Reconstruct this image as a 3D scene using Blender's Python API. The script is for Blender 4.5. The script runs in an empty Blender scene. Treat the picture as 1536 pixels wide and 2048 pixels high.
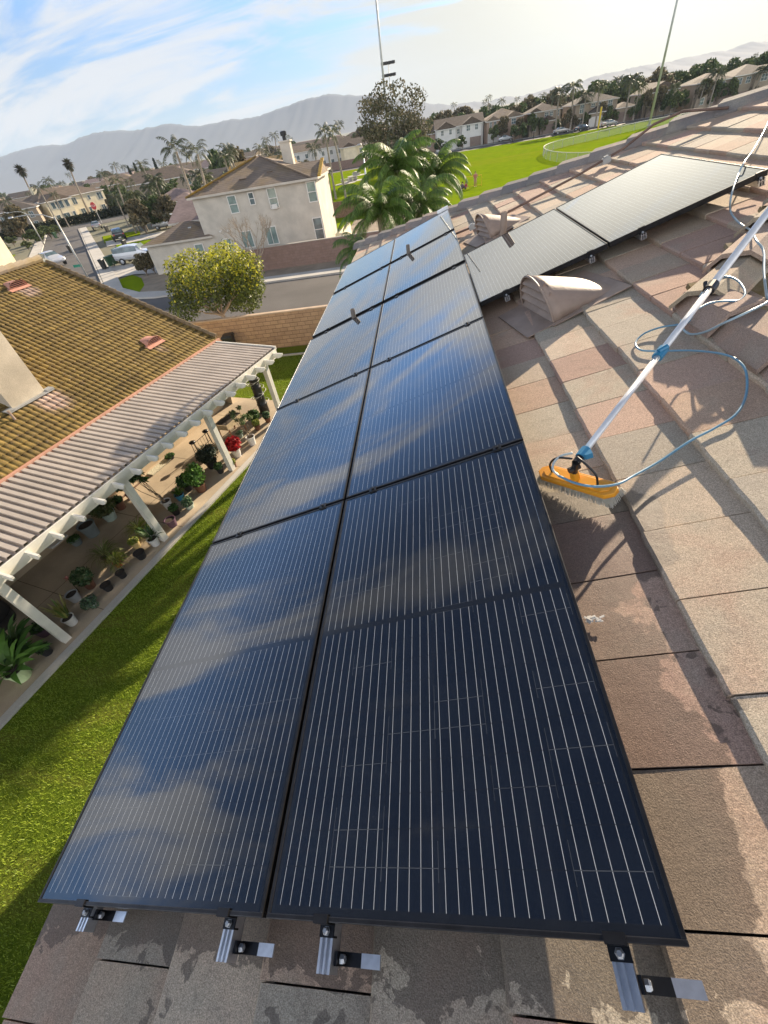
import bpy, math, random
import numpy as np
from mathutils import Vector, Matrix
R = math.radians
rnd = random.Random(7)
sc = bpy.context.scene
COL = sc.collection

# ------------------------------------------------------------------ camera, light, sky, exposure
CAM = np.array([1.48699629, -0.0322985, 8.13461243]); F = 826.1937
RW = np.array([[0.9897008, 0.05964818, -0.13013231], [-0.05359758, -0.68852865, -0.72322583], [-0.13273893, 0.72275196, -0.67824036]])
cd = bpy.data.cameras.new('camera'); cam = bpy.data.objects.new('camera', cd); COL.objects.link(cam)
cd.sensor_fit = 'VERTICAL'; cd.sensor_height = 36; cd.lens = F/2048*36; cd.clip_start = .05; cd.clip_end = 40000
r_, d_, f_ = RW
cam.matrix_world = Matrix(((r_[0], -d_[0], -f_[0], CAM[0]), (r_[1], -d_[1], -f_[1], CAM[1]), (r_[2], -d_[2], -f_[2], CAM[2]), (0, 0, 0, 1)))
sc.camera = cam
SUN_AZ, SUN_EL = R(30), R(20.5)
sd = Vector((math.sin(SUN_AZ)*math.cos(SUN_EL), math.cos(SUN_AZ)*math.cos(SUN_EL), math.sin(SUN_EL)))
sl = bpy.data.lights.new('sun', 'SUN'); sl.energy = 5.0; sl.angle = R(.55); sl.color = (1, .83, .62)
so = bpy.data.objects.new('sun', sl); COL.objects.link(so); so.rotation_euler = sd.to_track_quat('Z', 'Y').to_euler()
sc.view_settings.view_transform = 'Standard'; sc.view_settings.look = 'None'; sc.view_settings.gamma = 1
sc.view_settings.exposure = 1.38
sc.cycles.max_bounces = 6; sc.cycles.diffuse_bounces = 3; sc.cycles.glossy_bounces = 3; sc.cycles.transmission_bounces = 3
sc.cycles.volume_bounces = 0; sc.cycles.transparent_max_bounces = 6; sc.cycles.sample_clamp_indirect = 6
world = bpy.data.worlds.new('World'); sc.world = world; world.use_nodes = True

class NT:
    def __init__(s, tree): s.t = tree; s.n = tree.nodes; s.l = tree.links
    def new(s, typ, ins=None, **kw):
        nd = s.n.new(typ)
        for k, v in kw.items(): setattr(nd, k, v)
        for k, v in (ins or {}).items(): s.set(nd, k, v)
        return nd
    def set(s, nd, k, v):
        i = nd.inputs[k]
        if isinstance(v, bpy.types.NodeSocket): s.l.new(v, i)
        elif isinstance(v, tuple) and len(v) == 3 and i.type == 'RGBA': i.default_value = (*v, 1)
        else: i.default_value = v
    def math(s, op, a, b=0, c=0, clamp=False):
        nd = s.new('ShaderNodeMath', {0: a, 1: b, 2: c}, operation=op); nd.use_clamp = clamp; return nd.outputs[0]
    def mix(s, f, a, b, mode='MIX'):
        nd = s.new('ShaderNodeMix', data_type='RGBA', blend_type=mode); nd.inputs[0].default_value = 0
        for k, v in ((0, f), (6, a), (7, b)): s.set(nd, k, v)
        return nd.outputs[2]
    def noise(s, vec, scale, detail=4, rough=.55, dist=0):
        nd = s.new('ShaderNodeTexNoise', {'Scale': scale, 'Detail': detail, 'Roughness': rough, 'Distortion': dist})
        if vec is not None: s.set(nd, 'Vector', vec)
        return nd.outputs['Fac']
    def ramp(s, fac, a, b, ca=0., cb=1.):
        nd = s.new('ShaderNodeMapRange', {0: fac, 1: a, 2: b, 3: ca, 4: cb}, interpolation_type='SMOOTHSTEP'); return nd.outputs[0]
    def vmath(s, op, a, b=(0, 0, 0)):
        nd = s.new('ShaderNodeVectorMath', operation=op); s.set(nd, 0, a); s.set(nd, 1, b); return nd

w = NT(world.node_tree); w.n.clear()
sky = w.new('ShaderNodeTexSky', sky_type='NISHITA', sun_disc=False, sun_elevation=SUN_EL, sun_rotation=SUN_AZ, altitude=300, air_density=1.0, dust_density=.6, ozone_density=2.0)
dirv = w.new('ShaderNodeTexCoord').outputs['Generated']
sx = w.new('ShaderNodeSeparateXYZ', {0: dirv}); zc = w.math('MAXIMUM', sx.outputs[2], 0.0)
den = w.math('ADD', zc, .32)
pv = w.new('ShaderNodeCombineXYZ', {0: w.math('DIVIDE', sx.outputs[0], den), 1: w.math('DIVIDE', sx.outputs[1], den), 2: 0.0}).outputs[0]
mp = w.new('ShaderNodeMapping', {'Vector': pv, 'Rotation': (0, 0, R(-52)), 'Scale': (.8, 2.9, 1), 'Location': (3.9, 2.1, 0)}).outputs[0]
n1 = w.noise(mp, 1.55, 8, .60, .7); n2 = w.noise(mp, .62, 3, .5, .3)
dsun = w.vmath('DOT_PRODUCT', dirv, (math.sin(R(21))*math.cos(R(15)), math.cos(R(21))*math.cos(R(15)), math.sin(R(15)))).outputs['Value']
near = w.ramp(dsun, .80, .97)
cm = w.math('ADD', w.math('ADD', w.math('MULTIPLY', n1, .80), w.math('MULTIPLY', n2, .40)), w.math('MULTIPLY', near, .20))
cm = w.math('ADD', cm, w.ramp(sx.outputs[1], .0, -.4, 0, .09))  # extra cloud added behind the camera, as unseen fill
cm = w.math('ADD', w.math('ADD', cm, w.ramp(zc, .34, .62, 0, -.075)), w.ramp(zc, .35, .12, 0, .02))
mask = w.ramp(cm, .55, .71)
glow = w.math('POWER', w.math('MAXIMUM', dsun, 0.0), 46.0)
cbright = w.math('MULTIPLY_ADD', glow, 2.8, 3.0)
ccol = w.mix(near, (1.0, 1.0, 1.0), (1.0, .90, .66))
zmul = w.math('MULTIPLY', w.ramp(zc, .16, .32, 1.0, 1.9), w.ramp(zc, .30, .56, 1.0, .33))  # added lift above the view for panel reflections; zenith dimmed for near panels
cl = w.vmath('SCALE', ccol); w.set(cl, 3, w.math('MULTIPLY', w.math('MULTIPLY', cbright, zmul), w.ramp(sx.outputs[1], .05, -.35, 1.0, 2.2)))  # clouds behind the camera brightened as added fill for the shaded tiles
lowz = w.ramp(zc, 0.03, .24)
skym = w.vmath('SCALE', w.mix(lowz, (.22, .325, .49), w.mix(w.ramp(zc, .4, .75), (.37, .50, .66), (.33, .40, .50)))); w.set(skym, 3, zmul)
skyt = w.mix(1.0, sky.outputs[0], skym.outputs[0], 'MULTIPLY')
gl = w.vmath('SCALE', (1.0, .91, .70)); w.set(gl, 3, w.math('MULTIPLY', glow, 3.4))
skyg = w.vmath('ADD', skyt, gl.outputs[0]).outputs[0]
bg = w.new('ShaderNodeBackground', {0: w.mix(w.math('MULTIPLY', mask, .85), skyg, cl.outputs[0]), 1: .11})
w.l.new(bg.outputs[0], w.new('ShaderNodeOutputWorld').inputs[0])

# ------------------------------------------------------------------ pixel -> place helpers (rays cut the ground or a vertical plane, so every thing gets a real distance)
def ray(px, py): return RW.T @ np.array([(px-768)/F, (py-1024)/F, 1.])
def gp(px, py, z=0):
    d = ray(px, py); P = CAM + d*((z-CAM[2])/d[2]); return Vector(P)
def at(px, py, Y):
    d = ray(px, py); return Vector(CAM + d*((Y-CAM[1])/d[1]))
SL = R(18.43); CS, SN = math.cos(SL), math.sin(SL)
ROOF = Matrix(((CS, 0, -SN, 0), (0, 1, 0, 0), (SN, 0, CS, 6.3), (0, 0, 0, 1)))     # roof frame: u uphill, v along eave, w normal; panel face is w=0
RI = ROOF.inverted()
def rp(px, py, w_=-.15):
    d = RI.to_3x3() @ Vector(ray(px, py)); C = RI @ Vector(CAM); return C + d*((w_-C[2])/d[2])

# ------------------------------------------------------------------ mesh builder
class MB:
    def __init__(s): s.v = []; s.f = []; s.m = []; s.c = []; s.hasc = False
    def add(s, vs, fs, mi=0, c=None):
        o = len(s.v); s.v.extend([tuple(p) for p in vs])
        for f in fs: s.f.append(tuple(i+o for i in f)); s.m.append(mi); s.c.append(c or (1, 1, 1))
        if c: s.hasc = True
        return s
    def box(s, c, d, rz=0, mi=0, M=None, col=None):
        x, y, z = d[0]/2, d[1]/2, d[2]/2
        vs = [Vector((a*x, b*y, e*z)) for e in (-1, 1) for b in (-1, 1) for a in (-1, 1)]
        if rz: vs = [Matrix.Rotation(rz, 3, 'Z') @ p for p in vs]
        if M: vs = [M @ p for p in vs]
        c = Vector(c)
        return s.add([p+c for p in vs], [(0, 2, 3, 1), (4, 5, 7, 6), (0, 1, 5, 4), (2, 6, 7, 3), (0, 4, 6, 2), (1, 3, 7, 5)], mi, col)
    def bar(s, a, b, wd, ht, up=(0, 0, 1), mi=0, col=None):
        a, b = Vector(a), Vector(b); t = (b-a).normalized(); x = t.cross(Vector(up)).normalized(); y = x.cross(t)
        vs = []
        for p in (a, b):
            for i, j in ((-1, -1), (1, -1), (1, 1), (-1, 1)): vs.append(p+x*i*wd/2+y*j*ht/2)
        return s.add(vs, [(0, 3, 2, 1), (4, 5, 6, 7), (0, 1, 5, 4), (1, 2, 6, 5), (2, 3, 7, 6), (3, 0, 4, 7)], mi, col)
    def tube(s, pts, r, n=8, mi=0, cap=True, col=None):
        pts = [Vector(p) for p in pts]; k = len(pts); rr = r if isinstance(r, (list, tuple)) else [r]*k
        up = Vector((0, 0, 1)); vs = []; px = None
        for i, p in enumerate(pts):
            t = (pts[min(i+1, k-1)]-pts[max(i-1, 0)]).normalized()
            x = px - t*px.dot(t) if px is not None else t.cross(up if abs(t.z) < .95 else Vector((1, 0, 0)))
            x.normalize(); px = x; y = t.cross(x)
            for j in range(n):
                a = 2*math.pi*j/n; vs.append(p+(x*math.cos(a)+y*math.sin(a))*rr[i])
        fs = [(i*n+j, i*n+(j+1) % n, (i+1)*n+(j+1) % n, (i+1)*n+j) for i in range(k-1) for j in range(n)]
        if cap: fs += [tuple(reversed(range(n))), tuple((k-1)*n+j for j in range(n))]
        return s.add(vs, fs, mi, col)
    def lathe(s, prof, c=(0, 0, 0), n=20, mi=0, M=None, col=None):
        vs = []; k = len(prof); c = Vector(c)
        for r, z in prof:
            for j in range(n):
                a = 2*math.pi*j/n; p = Vector((r*math.cos(a), r*math.sin(a), z)); vs.append((M @ p if M else p)+c)
        fs = [(i*n+j, i*n+(j+1) % n, (i+1)*n+(j+1) % n, (i+1)*n+j) for i in range(k-1) for j in range(n)]
        return s.add(vs, fs, mi, col)
    def ngon_prism(s, poly, z0, z1, mi=0, M=None):
        n = len(poly); vs = [Vector((x, y, z0)) for x, y in poly]+[Vector((x, y, z1)) for x, y in poly]
        if M: vs = [M @ p for p in vs]
        return s.add(vs, [tuple(reversed(range(n))), tuple(range(n, 2*n))]+[(i, (i+1) % n, n+(i+1) % n, n+i) for i in range(n)], mi)
    def blob(s, c, r, sub=1, jit=.1, mi=0, seed=0):
        q = random.Random(seed); import bmesh
        b = bmesh.new(); bmesh.ops.create_icosphere(b, subdivisions=sub, radius=1)
        vs = [Vector((v.co.x*r[0], v.co.y*r[1], v.co.z*r[2]))*(1+q.uniform(-jit, jit))+Vector(c) for v in b.verts]
        b.verts.index_update(); fs = [tuple(v.index for v in f.verts) for f in b.faces]; b.free()
        return s.add(vs, fs, mi)
    def build(s, name, mats, parent=None, smooth=False, mw=None):
        me = bpy.data.meshes.new(name); me.from_pydata(s.v, [], s.f)
        if not isinstance(mats, (list, tuple)): mats = [mats]
        for m in mats: me.materials.append(m)
        me.polygons.foreach_set('material_index', s.m)
        if smooth: me.polygons.foreach_set('use_smooth', [True]*len(s.f))
        if s.hasc:
            at_ = me.color_attributes.new('tint', 'FLOAT_COLOR', 'CORNER'); buf = []
            for f, c in zip(s.f, s.c): buf += [c[0], c[1], c[2], 1.]*len(f)
            at_.data.foreach_set('color', buf)
        me.update(); return link(name, me, parent, mw)
def link(name, me, parent=None, mw=None):
    o = bpy.data.objects.new(name, me); COL.objects.link(o)
    if mw is not None: o.matrix_world = mw
    if parent is not None: o.parent = parent
    return o
def npmesh(name, V, Fq, mats, tint=None, parent=None, mi=None, smooth=False):
    """V (n,3), Fq (m,k) arrays of equal sized faces, tint (m,3) per face"""
    me = bpy.data.meshes.new(name); n, m, k = len(V), len(Fq), Fq.shape[1]
    me.vertices.add(n); me.vertices.foreach_set('co', np.asarray(V, 'f').ravel())
    me.loops.add(m*k); me.loops.foreach_set('vertex_index', Fq.astype('i').ravel())
    me.polygons.add(m); me.polygons.foreach_set('loop_start', np.arange(0, m*k, k, dtype='i'))
    if not isinstance(mats, (list, tuple)): mats = [mats]
    for q in mats: me.materials.append(q)
    if mi is not None: me.polygons.foreach_set('material_index', mi.astype('i'))
    me.update(calc_edges=True)
    if smooth: me.polygons.foreach_set('use_smooth', np.ones(m, bool))
    if tint is not None:
        a = me.color_attributes.new('tint', 'FLOAT_COLOR', 'CORNER')
        c = np.ones((m, k, 4), 'f'); c[:, :, :3] = tint[:, None, :]; a.data.foreach_set('color', c.ravel())
    return link(name, me, parent)
def tag(o, label=None, cat=None, group=None, kind=None):
    if label: o['label'] = label
    if cat: o['category'] = cat
    if group: o['group'] = group
    if kind: o['kind'] = kind
    return o
def empty(name, loc=(0, 0, 0), rz=0, label=None, cat=None, group=None, mw=None, scale=None):
    o = bpy.data.objects.new(name, None); COL.objects.link(o); o.empty_display_size = .1
    if mw is not None: o.matrix_world = mw
    else: o.location = loc; o.rotation_euler = (0, 0, rz)
    if scale: o.scale = (scale,)*3 if not isinstance(scale, tuple) else scale
    return tag(o, label, cat, group)
def dup(o, loc=None, rz=None, label=None, group=None, scale=None, parent=None):
    kids = [c for c in DUPK.get(o.name, [])] or [c for c in bpy.data.objects if c.parent == o]
    DUPK[o.name] = kids
    c = o.copy(); COL.objects.link(c); c.parent = parent
    if loc is not None: c.location = loc
    if rz is not None: c.rotation_euler = (0, 0, rz)
    if scale is not None: c.scale = (scale,)*3 if not isinstance(scale, tuple) else scale
    if label: c['label'] = label
    if group: c['group'] = group
    for k in kids: dup(k, parent=c)
    return c
DUPK = {}
def struct(o): o['kind'] = 'structure'; return o

# ------------------------------------------------------------------ materials
def mat(name, col, rough=.75, metal=0., nz=None, bump=None, tint=False, trans=0., spec=None, coat=0., col2=None, fine=None):
    m = bpy.data.materials.new(name); m.use_nodes = True; t = NT(m.node_tree); t.n.clear()
    out = t.new('ShaderNodeOutputMaterial'); b = t.new('ShaderNodeBsdfPrincipled', {'Roughness': rough, 'Metallic': metal})
    if spec is not None: t.set(b, 'Specular IOR Level', spec)
    if coat: t.set(b, 'Coat Weight', coat)
    co = t.new('ShaderNodeTexCoord').outputs['Object']
    c = col if not tint else t.mix(1.0, col, t.new('ShaderNodeAttribute', attribute_name='tint').outputs['Color'], 'MULTIPLY')
    if nz:
        sc_, am = nz[0], nz[1]; n = t.noise(co, sc_, nz[2] if len(nz) > 2 else 5)
        f = t.ramp(n, .3, .7)
        lo = c if isinstance(c, tuple) else None
        if col2: c = t.mix(t.math('MULTIPLY', f, am), c, col2)
        else:
            g = t.new('ShaderNodeCombineColor'); v = t.ramp(n, .25, .75, 1-am, 1+am)
            for i in range(3): t.set(g, i, v)
            c = t.mix(1.0, c, g.outputs[0], 'MULTIPLY')
    if fine:
        v = t.ramp(t.noise(co, fine[0], 2), .3, .7, 1-fine[1], 1+fine[1]); g = t.new('ShaderNodeCombineColor')
        for i in range(3): t.set(g, i, v)
        c = t.mix(1.0, c, g.outputs[0], 'MULTIPLY')
    t.set(b, 'Base Color', c)
    if bump:
        bn = t.new('ShaderNodeBump', {'Height': t.noise(co, bump[0], 6), 'Strength': bump[1], 'Distance': bump[2] if len(bump) > 2 else .01})
        t.l.new(bn.outputs[0], b.inputs['Normal'])
    sh = b.outputs[0]
    if trans:
        tr = t.new('ShaderNodeBsdfTranslucent'); t.set(tr, 0, c)
        mx = t.new('ShaderNodeMixShader', {0: trans}); t.l.new(sh, mx.inputs[1]); t.l.new(tr.outputs[0], mx.inputs[2]); sh = mx.outputs[0]
    t.l.new(sh, out.inputs[0]); m['b'] = b.name
    return m
K = {}
K['black'] = mat('black_plastic', (.016, .016, .018), .38, nz=(30, .2))
K['blackmetal'] = mat('black_anodised_metal', (.035, .035, .037), .3, .7, nz=(20, .25))
K['alu'] = mat('aluminium', (.72, .73, .75), .32, .9, nz=(40, .1))
K['steel'] = mat('galvanised_steel', (.48, .49, .50), .42, .8, nz=(12, .15))
K['galv'] = mat('galvanised_pole', (.42, .43, .42), .5, .5, nz=(3, .15))
K['white'] = mat('white_paint', (.68, .66, .59), .55, nz=(4, .08), bump=(60, .1))
K['whitepole'] = mat('white_aluminium_pole', (.74, .74, .74), .33, .25, nz=(25, .06))
K['stucco'] = mat('beige_stucco', (.50, .46, .39), .92, nz=(1.1, .13, 7), bump=(40, .35), fine=(90, .06))
K['stucco_cream'] = mat('cream_stucco', (.66, .59, .42), .92, nz=(.8, .10), bump=(20, .2))
K['stucco_white'] = mat('white_stucco', (.64, .62, .58), .92, nz=(.8, .08), bump=(20, .2))
K['stucco_tan'] = mat('tan_stucco', (.31, .25, .185), .92, nz=(.8, .10), bump=(20, .2))
K['stucco_pink'] = mat('pinkish_stucco', (.34, .24, .18), .92, nz=(.8, .10), bump=(20, .2))
K['trim'] = mat('window_trim', (.68, .66, .61), .6)
K['glass'] = mat('window_glass', (.10, .14, .15), .08, nz=(1.5, .5), spec=.9)
K['glassgreen'] = mat('window_glass_with_blind', (.20, .27, .25), .12, nz=(1.2, .35), spec=.8)
K['door'] = mat('garage_door', (.22, .16, .13), .6, nz=(2, .1))
K['doorw'] = mat('pale_garage_door', (.60, .57, .52), .6, nz=(2, .05))
K['concrete'] = mat('concrete', (.40, .37, .32), .9, nz=(.9, .14, 8), bump=(80, .2), fine=(140, .08))
K['sidewalk'] = mat('pale_concrete', (.45, .43, .39), .9, nz=(.5, .12, 7), fine=(30, .05))
K['asphalt'] = mat('asphalt', (.095, .088, .082), .85, nz=(.22, .22, 7), fine=(25, .12), bump=(60, .2))
K['dirt'] = mat('bare_soil', (.27, .22, .16), .95, nz=(.6, .25, 8), bump=(12, .5, .05))
K['bark'] = mat('bark', (.17, .13, .09), .95, nz=(8, .35), bump=(30, .6))
K['palebark'] = mat('pale_bark', (.34, .28, .21), .9, nz=(9, .3), bump=(30, .5))
K['palmtrunk'] = mat('palm_trunk', (.27, .23, .18), .9, nz=(6, .35), bump=(14, .6))
K['darkpipe'] = mat('dull_pipe', (.17, .145, .125), .6, nz=(9, .2))
K['pinktile'] = mat('weathered_vent_metal', (.31, .23, .18), .55, nz=(7, .16, 7), bump=(40, .15))
K['soil'] = mat('potting_soil', (.05, .038, .028), .95, nz=(40, .4), bump=(60, .8))
K['leaf'] = mat('leaves', (1, 1, 1), .5, tint=True, trans=.32, spec=.35)
K['leafdull'] = mat('dull_leaves', (1, 1, 1), .7, tint=True, trans=.22, spec=.2)
K['palm'] = mat('palm_fronds', (1, 1, 1), .5, tint=True, trans=.3, spec=.5)
K['red'] = mat('red_paint', (.5, .03, .03), .5)
K['tyre'] = mat('tyre_rubber', (.02, .02, .02), .8)
K['skin'] = mat('skin', (.45, .26, .18), .6)
K['wood'] = mat('weathered_wood', (.20, .13, .09), .85, nz=(9, .35), bump=(20, .4))
K['orangewood'] = mat('reddish_wood', (.38, .17, .08), .7, nz=(9, .25))
def tinted(n, c, **k): K[n] = mat(n, c, **k)

# ------------------------------------------------------------------ our roof (frame: u uphill, v along the eave, w up from the panel face)
def tile_material(name, moss):
    m = bpy.data.materials.new(name); m.use_nodes = True; t = NT(m.node_tree); t.n.clear()
    out = t.new('ShaderNodeOutputMaterial'); b = t.new('ShaderNodeBsdfPrincipled', {'Roughness': .9, 'Specular IOR Level': .35})
    co = t.new('ShaderNodeTexCoord').outputs['Object']; ti = t.new('ShaderNodeAttribute', attribute_name='tint').outputs['Color']
    n1 = t.noise(co, 2.3, 6, .6, .6); c = t.mix(t.ramp(n1, .48, .72, 0, .55), ti, (.43, .275, .20))
    c = t.mix(t.ramp(t.noise(t.vmath('ADD', co, (7, 3, 0)).outputs[0], 3.1, 6), .52, .75, 0, .5), c, (.37, .335, .26))
    c = t.mix(t.math('MULTIPLY', t.ramp(t.noise(co, 38, 5, .75), .64, .72), .55), c, (.10, .085, .065)); c = t.mix(t.ramp(t.noise(co, 5.5, 7, .7, .8), .56, .72, 0, .35), c, (.19, .155, .12))
    sp = t.noise(co, 330, 2, .6); s2 = t.noise(co, 120, 3, .7)
    g = t.new('ShaderNodeCombineColor'); v = t.math('MULTIPLY', t.ramp(sp, .28, .72, .66, 1.38), t.ramp(s2, .25, .75, .84, 1.16))
    for i in range(3): t.set(g, i, v)
    c = t.mix(1.0, c, g.outputs[0], 'MULTIPLY')
    xyz = t.new('ShaderNodeSeparateXYZ', {0: co}); u, vv = xyz.outputs[0], xyz.outputs[1]
    if moss: c = t.mix(t.ramp(t.noise(co, 3.5, 6, .65), .36, .62, .25, .95), c, (.145, .10, .018))
    else:
        # water left by the washing: a wet band beside the array, wet foot of the array, drops around them
        wob = t.math('MULTIPLY_ADD', t.noise(co, 3.4, 5, .55, .3), .62, -.31)
        wob2 = t.math('MULTIPLY_ADD', t.noise(t.vmath('ADD', co, (3, 9, 0)).outputs[0], 7.5, 4, .5, .2), .30, -.15)
        e1 = t.math('ADD', t.math('ADD', u, wob), wob2)
        band = t.math('MULTIPLY', t.ramp(e1, 2.105, 2.09), t.ramp(vv, 1.75, 1.35)); band = t.math('MULTIPLY', band, t.ramp(t.math('ADD', vv, wob2), -.06, -.05))
        blob = t.math('SUBTRACT', .31, t.vmath('LENGTH', t.vmath('SUBTRACT', t.new('ShaderNodeCombineXYZ', {0: u, 1: t.math('ADD', vv, wob), 2: 0.0}).outputs[0], (2.12, 1.18, 0)).outputs[0]).outputs['Value'])
        foot = t.ramp(t.math('ADD', vv, t.math('MULTIPLY_ADD', t.noise(t.vmath('ADD', co, (1.7, 4.4, 0)).outputs[0], 8.5, 5, .6, .6), .42, -.21)), -.098, -.093)
        foot = t.math('MULTIPLY', foot, t.ramp(vv, 1.4, 1.0))
        foot = t.math('MULTIPLY', foot, t.ramp(e1, 2.22, 2.20))
        drops = t.new('ShaderNodeTexVoronoi', {'Vector': t.mix(.13, co, t.new('ShaderNodeTexNoise', {'Vector': co, 'Scale': 22.0}).outputs['Color']), 'Scale': 13.0, 'Randomness': 1.0})
        dr = t.math('MULTIPLY', t.ramp(drops.outputs['Distance'], .36, .31), t.ramp(t.noise(co, 4.2, 2), .54, .58))
        dr = t.math('MULTIPLY', dr, t.math('MAXIMUM', t.math('MULTIPLY', t.ramp(u, 2.36, 2.30), t.ramp(vv, 1.5, 1.2)), t.math('MULTIPLY', t.ramp(vv, -.04, -.07), .9)))
        wet = t.math('MAXIMUM', t.math('MAXIMUM', t.math('MAXIMUM', band, t.ramp(blob, 0, .02)), foot), dr)
        c = t.mix(t.math('MULTIPLY', wet, .60), c, (.055, .038, .028)); t.set(b, 'Roughness', t.math('MULTIPLY_ADD', wet, -.42, .92))
    t.set(b, 'Base Color', c)
    h = t.math('ADD', t.math('MULTIPLY', t.noise(co, 260, 3, .7), .5), t.math('MULTIPLY', t.noise(co, 14, 4), .7))
    bn = t.new('ShaderNodeBump', {'Height': h, 'Strength': .55, 'Distance': .006}); t.l.new(bn.outputs[0], b.inputs['Normal'])
    t.l.new(b.outputs[0], out.inputs[0]); return m
K['rooftile'] = tile_material('concrete_roof_tile', False); K['mosstile'] = tile_material('mossy_roof_tile', True)
PAL = [(.45, .355, .26), (.42, .36, .275), (.48, .34, .245), (.45, .315, .24), (.41, .355, .28), (.49, .395, .295), (.42, .285, .22)]
EXP, TW, U0, V0 = .345, .303, -.105, -.12
def course_tiles(mb, ulo, uhi, vlo, vhi, inside, wtop=-.133, q=None, pal=PAL, umax=99):
    q = q or random.Random(3)
    k0 = math.floor((ulo-U0)/EXP+.01); k1 = math.ceil((uhi-U0)/EXP)
    for k in range(k0, k1):
        u = U0+k*EXP; off = 0 if (k % 2) else .1475
        j0 = math.floor((vlo-V0)/TW)-1; j1 = math.ceil((vhi-V0)/TW)+1
        for j in range(j0, j1):
            a = V0+j*TW+off+.0025; b = a+TW-.005
            um = u+EXP/2
            lo, hi = inside(um)
            if b < lo or a > hi: continue
            a2, b2 = max(a, lo), min(b, hi)
            if b2-a2 < .04: continue
            dw = q.uniform(-.003, .004); du = q.uniform(-.006, .006); tilt = q.uniform(-.0025, .0025)
            pc = q.choice(pal); sh = q.uniform(.88, 1.10); col = tuple(x*sh for x in pc)
            n = 6; top = []; bev = []; bot = []; back = []
            for i in range(n+1):
                v = a2+(b2-a2)*i/n; jj = q.uniform(-.0035, .0035); ww = wtop+dw+tilt*(i/n-.5)*2
                bot.append((u+du+jj*.7, v, ww-.040)); bev.append((u+du+jj, v, ww-.008+jj*.5)); top.append((u+du+.010+jj*.4, v, ww))
                ub = min(u+EXP+.03, umax); back.append((ub, v, wtop-.033*(ub-u)/(EXP+.03)+dw*.4))
            vs = bot+bev+top+back; N = n+1; fs = []
            for r in range(3):
                for i in range(n): fs.append((r*N+i, r*N+i+1, (r+1)*N+i+1, (r+1)*N+i))
            o = len(vs); vs += [(u+du, a2, wtop-.05), (ub, a2, wtop-.06), (u+du, b2, wtop-.05), (ub, b2, wtop-.06)]
            fs += [(o, N, 2*N, 3*N, o+1), (o+2, o+3, 4*N-1, 3*N-1, 2*N-1)]
            mb.add(vs, [tuple(reversed(f)) for f in fs], 0, col)
def cap_tile(mb, p0, p1, wd=.15, lift=.05, low=.012, col=None):
    """bent ridge tile from its lower butt p0 to p1, in the frame of the mesh"""
    p0, p1 = Vector(p0), Vector(p1); t = (p1-p0).normalized(); x = t.cross(Vector((0, 0, 1))).normalized(); y = x.cross(t)
    sec = [(-wd, -.075), (-wd*.42, .0), (wd*.42, .0), (wd, -.075)]; th = .026; vs = []
    for p, l, s in ((p0, lift, 1.06), (p1, low, .97)):
        for a, b in sec: vs.append(p+x*a*s+y*(b+l))
        for a, b in sec: vs.append(p+x*a*s+y*(b+l-th))
    fs = []
    for i in range(3): fs += [(i, i+1, 8+i+1, 8+i), (4+i+1, 4+i, 12+i, 12+i+1), (i+1, i, 4+i, 4+i+1), (8+i, 8+i+1, 12+i+1, 12+i)]
    fs += [(0, 8, 12, 4), (3, 7, 15, 11)]
    mb.add(vs, fs, 0, col)
house = empty('house', (3, 2, 0), 0, 'our two storey house with flat concrete tile roof carrying the solar array', 'house')
def in_main(u):
    hi = 11.30-.95*u
    lo = -2.2 if u < 3.2 else 2.60+.95*(u-3.15)
    return lo, hi
mb = MB(); course_tiles(mb, U0, 2.99, -2.0, 11.4, in_main); course_tiles(mb, 3.0, 3.34, -2.0, 2.45, lambda u: (-2.2, 2.45), umax=3.13); course_tiles(mb, 3.0, 3.34, 2.45, 9, lambda u: (2.45, 11.3-.95*u)); course_tiles(mb, 3.345, 6.0, 2.5, 8.5, lambda u: in_main(u) if u > 3.2 else (9, 8))
# thin deck underneath
uu = [U0+.03, 3.03, 6.05]
mb.add([(U0+.03, -2.2, -.19), (3.12, -2.2, -.19), (3.12, 2.58, -.19), (6.05, 5.40, -.19), (U0+.03, 11.38, -.19)], [(0, 1, 2, 3, 4)], 0, (.05, .04, .035))
def child_world(o, par, mw): o.parent = par; bpy.context.view_layer.update(); o.matrix_world = mw; return o
tiles = child_world(mb.build('roof', K['rooftile']), house, ROOF)
q = random.Random(5); mb = MB()
def hip_line(A, B, n, wd=.15, lift=.05, w_=-.09, cols=None):
    A, B = Vector((*A, w_)), Vector((*B, w_))
    for i in range(n):
        a = A.lerp(B, i/n); b = A.lerp(B, (i+1.16)/n); c = q.choice(cols or [(.22, .20, .185), (.25, .22, .20), (.20, .185, .175)])
        cap_tile(mb, a, b, wd, lift+q.uniform(-.008, .008), .012, c)
hip_line((-.16, 11.46), (6.07, 5.60), 18, .16, .058, -.108)
caps_far = child_world(mb.build('hip_tiles', K['rooftile']), house, ROOF)
mb = MB(); cc = [(.36, .30, .22), (.38, .29, .23), (.34, .30, .23)]
hip_line((3.10, 2.50), (6.07, 5.45), 10, .15, .065, -.085, cc)
hip_line((3.18, -2.4), (3.16, 2.62), 12, .15, .065, -.09, [(.33, .25, .20), (.38, .28, .225), (.34, .29, .225)])
caps_near = child_world(mb.build('ridge_tiles', K['rooftile']), house, ROOF)
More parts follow.
